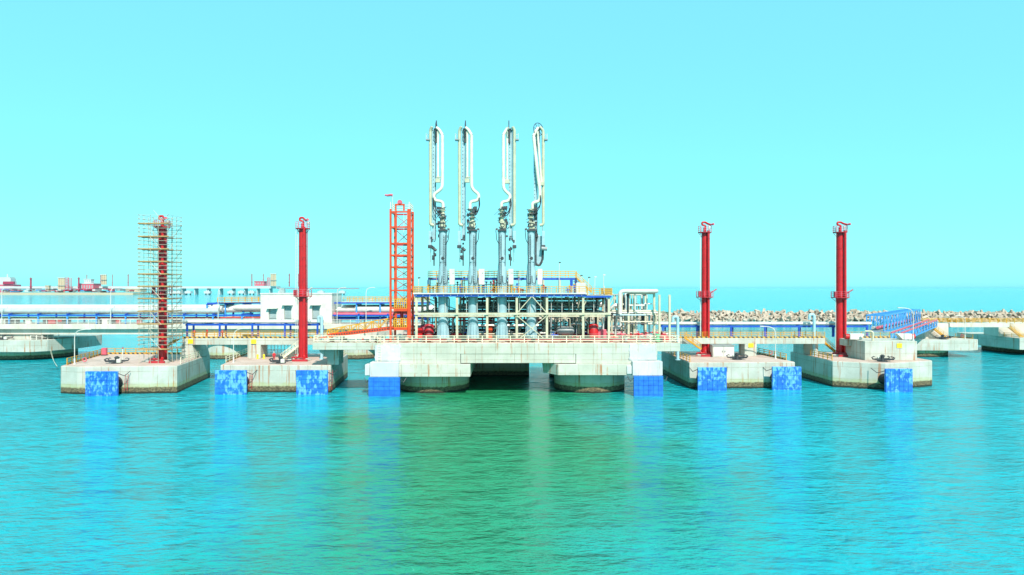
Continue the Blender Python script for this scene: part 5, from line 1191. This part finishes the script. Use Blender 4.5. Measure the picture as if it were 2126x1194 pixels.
MB().xprism([(PX(-60,DS),0),(PX(28,DS),0),(PX(30,DS),PZ(591,DS)),(PX(-60,DS),PZ(591,DS))],DS,DS+30).build('hull','far_pink',sh_)
for a_,b_,c_ in ((-30,21.5,584),(-25,21,578),(-10,19,575.5)): MB().box((PX(a_,DS),DS+2,PZ(591,DS)+0.01),(PX(b_,DS),DS+28,PZ(c_,DS))).build('superstructure','far_white',sh_) if c_==584 else MB().box((PX(a_,DS),DS+3,PZ(584 if c_==578 else 578,DS)+0.01),(PX(b_,DS),DS+26,PZ(c_,DS))).build('superstructure','far_white',sh_)
MB().box((PX(8,DS),DS-4,PZ(590.5,DS)),(PX(30.5,DS),DS+1.9,PZ(584.5,DS))).build('deck_block','far_purple',sh_)
MB().cyl((PX(11,DS),DS+10,PZ(575.5,DS)),(PX(11,DS),DS+10,PZ(569,DS)),2.0,n=8).build('mast','far_white',sh_,True)
bt = thing('small_boat',(PX(771,1000),1000,0),'tiny white boat on open water beside the gangway tower','boat')
MB().xprism([(PX(767,1000),0.05),(PX(775,1000),0.05),(PX(777,1000),1.4),(PX(765,1000),1.4)],1000,1002.2).build('hull','far_white',bt)
MB().box((PX(769.5,1000),1000.3,1.405),(PX(772.5,1000),1001.9,3.2)).build('cabin','far_white',bt); MB().cyl((PX(771.5,1000),1001,3.2),(PX(771.5,1000),1001,6.0),0.12,n=6).build('mast','far_white',bt)

# floodlight masts on the rack
for px, y0, y1, D, lb in ((1161,546,590,130,'tall thin floodlight mast behind the slanted twin pipe arm'),(1222,577,600,126,'dark headed thin lamp mast beside the square white cabinet'),(1235,576,600,127,'white thin lamp mast next to the dark headed one'),(1253,572,600,127,'white thin lamp mast at the yellow railed rack end'),(1206,573,606,128,'short dark lamp mast by the steep yellow stair'),(869,578,600,124,'thin mast with small instruments at the gangway end of the rack')):
    zb = ZT+0.2 if px < 1217 else ZT-0.12
    x = PX(px,D); t = thing('floodlight_mast',(x,D,zb),lb,'lamp mast')
    MB().cyl((x,D,zb+0.005),(x,D,PZ(y0,D)),0.06,n=7).build('pole','white_paint',t,True); MB().cbox((x+0.12,D,PZ(y0,D)+0.1),(0.42,0.25,0.2)).build('lamp_head','dark_steel' if px in (1161,1222,869,1206) else 'white_paint',t)
    MB().cyl((x,D,zb+0.002),(x,D,zb+0.08),0.18,n=8).build('base','white_paint',t)

# ------------------------------------------------------------------ people
def person(x, y, z, face, label, arms):
    t = thing('person',(x,y,z),label,'person')
    c, s = math.cos(face), math.sin(face)
    J = {'pel':(0,0,0.92,0.15),'sto':(0,0.01,1.12,0.14),'che':(0,0,1.32,0.165),'nek':(0,0,1.48,0.06),'hed':(0,-0.02,1.60,0.085),'top':(0,-0.01,1.70,0.075)}
    E = [('pel','sto'),('sto','che'),('che','nek'),('nek','hed'),('hed','top')]
    for sd, nm in ((-1,'l'),(1,'r')):
        J['hip'+nm] = (0.10*sd,0,0.88,0.105); J['kne'+nm] = (0.115*sd,-0.03,0.48,0.075); J['ank'+nm] = (0.12*sd,0.02,0.09,0.055); J['toe'+nm] = (0.13*sd,-0.16,0.045,0.045)
        E += [('pel','hip'+nm),('hip'+nm,'kne'+nm),('kne'+nm,'ank'+nm),('ank'+nm,'toe'+nm)]
        el, ha = arms[0 if sd < 0 else 1]
        J['sho'+nm] = (0.20*sd,0,1.40,0.075); J['elb'+nm] = (el[0]*sd,el[1],el[2],0.052); J['wri'+nm] = (ha[0]*sd,ha[1],ha[2],0.038)
        hv = (Vector(ha)-Vector(el)).normalized()*0.09
        J['pal'+nm] = (ha[0]*sd+hv.x*sd,ha[1]+hv.y,ha[2]+hv.z,0.036)
        E += [('che','sho'+nm),('sho'+nm,'elb'+nm),('elb'+nm,'wri'+nm),('wri'+nm,'pal'+nm)]
        for k in range(5):
            off = (k-2)*0.017; q = Vector(J['pal'+nm][:3]); f = 'f%d%s'%(k,nm)
            J[f] = (q.x+hv.x*sd*0.8+off*0.4,q.y+hv.y*0.8+off,q.z+hv.z*(0.55 if k==0 else 0.85),0.009); E.append(('pal'+nm,f))
    names = list(J); me = bpy.data.meshes.new('body_cage'); me.from_pydata([J[k][:3] for k in names],[(names.index(a),names.index(b)) for a,b in E],[])
    o = bpy.data.objects.new('body_cage',me); C.objects.link(o)
    o.modifiers.new('skin','SKIN'); sv = me.skin_vertices[0].data
    for i,k in enumerate(names): sv[i].radius = (J[k][3],J[k][3]*0.9); sv[i].use_root = (k=='pel')
    sb = o.modifiers.new('sub','SUBSURF'); sb.levels = 2; sb.render_levels = 2
    bpy.context.view_layer.update(); dg = bpy.context.evaluated_depsgraph_get()
    m2 = bpy.data.meshes.new_from_object(o.evaluated_get(dg)); bpy.data.objects.remove(o)
    m2.materials.clear()
    for mn in ('overall_red','skin','dark_steel'): m2.materials.append(M[mn])
    hands = [Vector(J['pal'+n][:3]) for n in 'lr']
    for p in m2.polygons:
        p.use_smooth = True; cc = p.center
        p.material_index = 1 if cc.z > 1.47 or min((cc-h).length for h in hands) < 0.12 else (2 if cc.z < 0.11 else 0)
    ob = bpy.data.objects.new('body',m2); C.objects.link(ob); ob.parent = t; ob.rotation_euler = (0,0,face); BASE[ob.as_pointer()] = Vector((x,y,z))
    W = lambda a,b_,d: Vector((x,y,z))+Vector((a*c-b_*s,a*s+b_*c,d))
    h = MB(); h.lathe(W(0,-0.015,1.63),[(0.135,0),(0.16,0.012),(0.118,0.03),(0.112,0.09),(0.08,0.14),(0.02,0.16)],14); h.build('helmet','white_paint',t,True)
    nz = MB(); nz.ball(W(0,-0.115,1.60),0.02,(0.8,1,1.4),6,4)
    for sd in (-1,1): nz.ball(W(0.032*sd,-0.098,1.625),0.011,n=6,m=4); nz.ball(W(0.085*sd,-0.01,1.605),0.022,(0.5,1,1.4),6,4)
    nz.build('face_features','skin',t,True)
    MB().tube([W(0.16*math.cos(k*math.pi/6),0.145*math.sin(k*math.pi/6)*0.95,0.98) for k in range(13)],0.025,6).build('belt','dark_steel',t)
    return t
person(PX(569,123.5),123.5,ZD,0.25,'worker in red overalls and white helmet standing on the dolphin deck',(((0.27,0.03,1.12),(0.22,-0.18,1.0)),((0.30,0.05,1.12),(0.28,-0.05,0.88))))
person(PX(429,131),131.2,8.5,-0.6,'worker in red overalls and white helmet walking on the footbridge',(((0.28,0.06,1.13),(0.28,-0.02,0.88)),((0.28,-0.08,1.13),(0.25,-0.22,0.93))))

# ------------------------------------------------------------------ haze
m = bpy.data.materials.new('haze'); m.use_nodes = True; M['haze'] = m; nt = m.node_tree; nt.nodes.clear()
ov = nt.nodes.new('ShaderNodeOutputMaterial'); pv = nt.nodes.new('ShaderNodeVolumePrincipled')
pv.inputs['Color'].default_value = (0.30, 0.88, 1.0, 1); pv.inputs['Density'].default_value = 0.000015
nt.links.new(pv.outputs[0], ov.inputs['Volume'])
hz = MB().box((-61000,-2100,-4),(61000,61000,72)).build('haze','haze'); hz['kind'] = 'stuff'
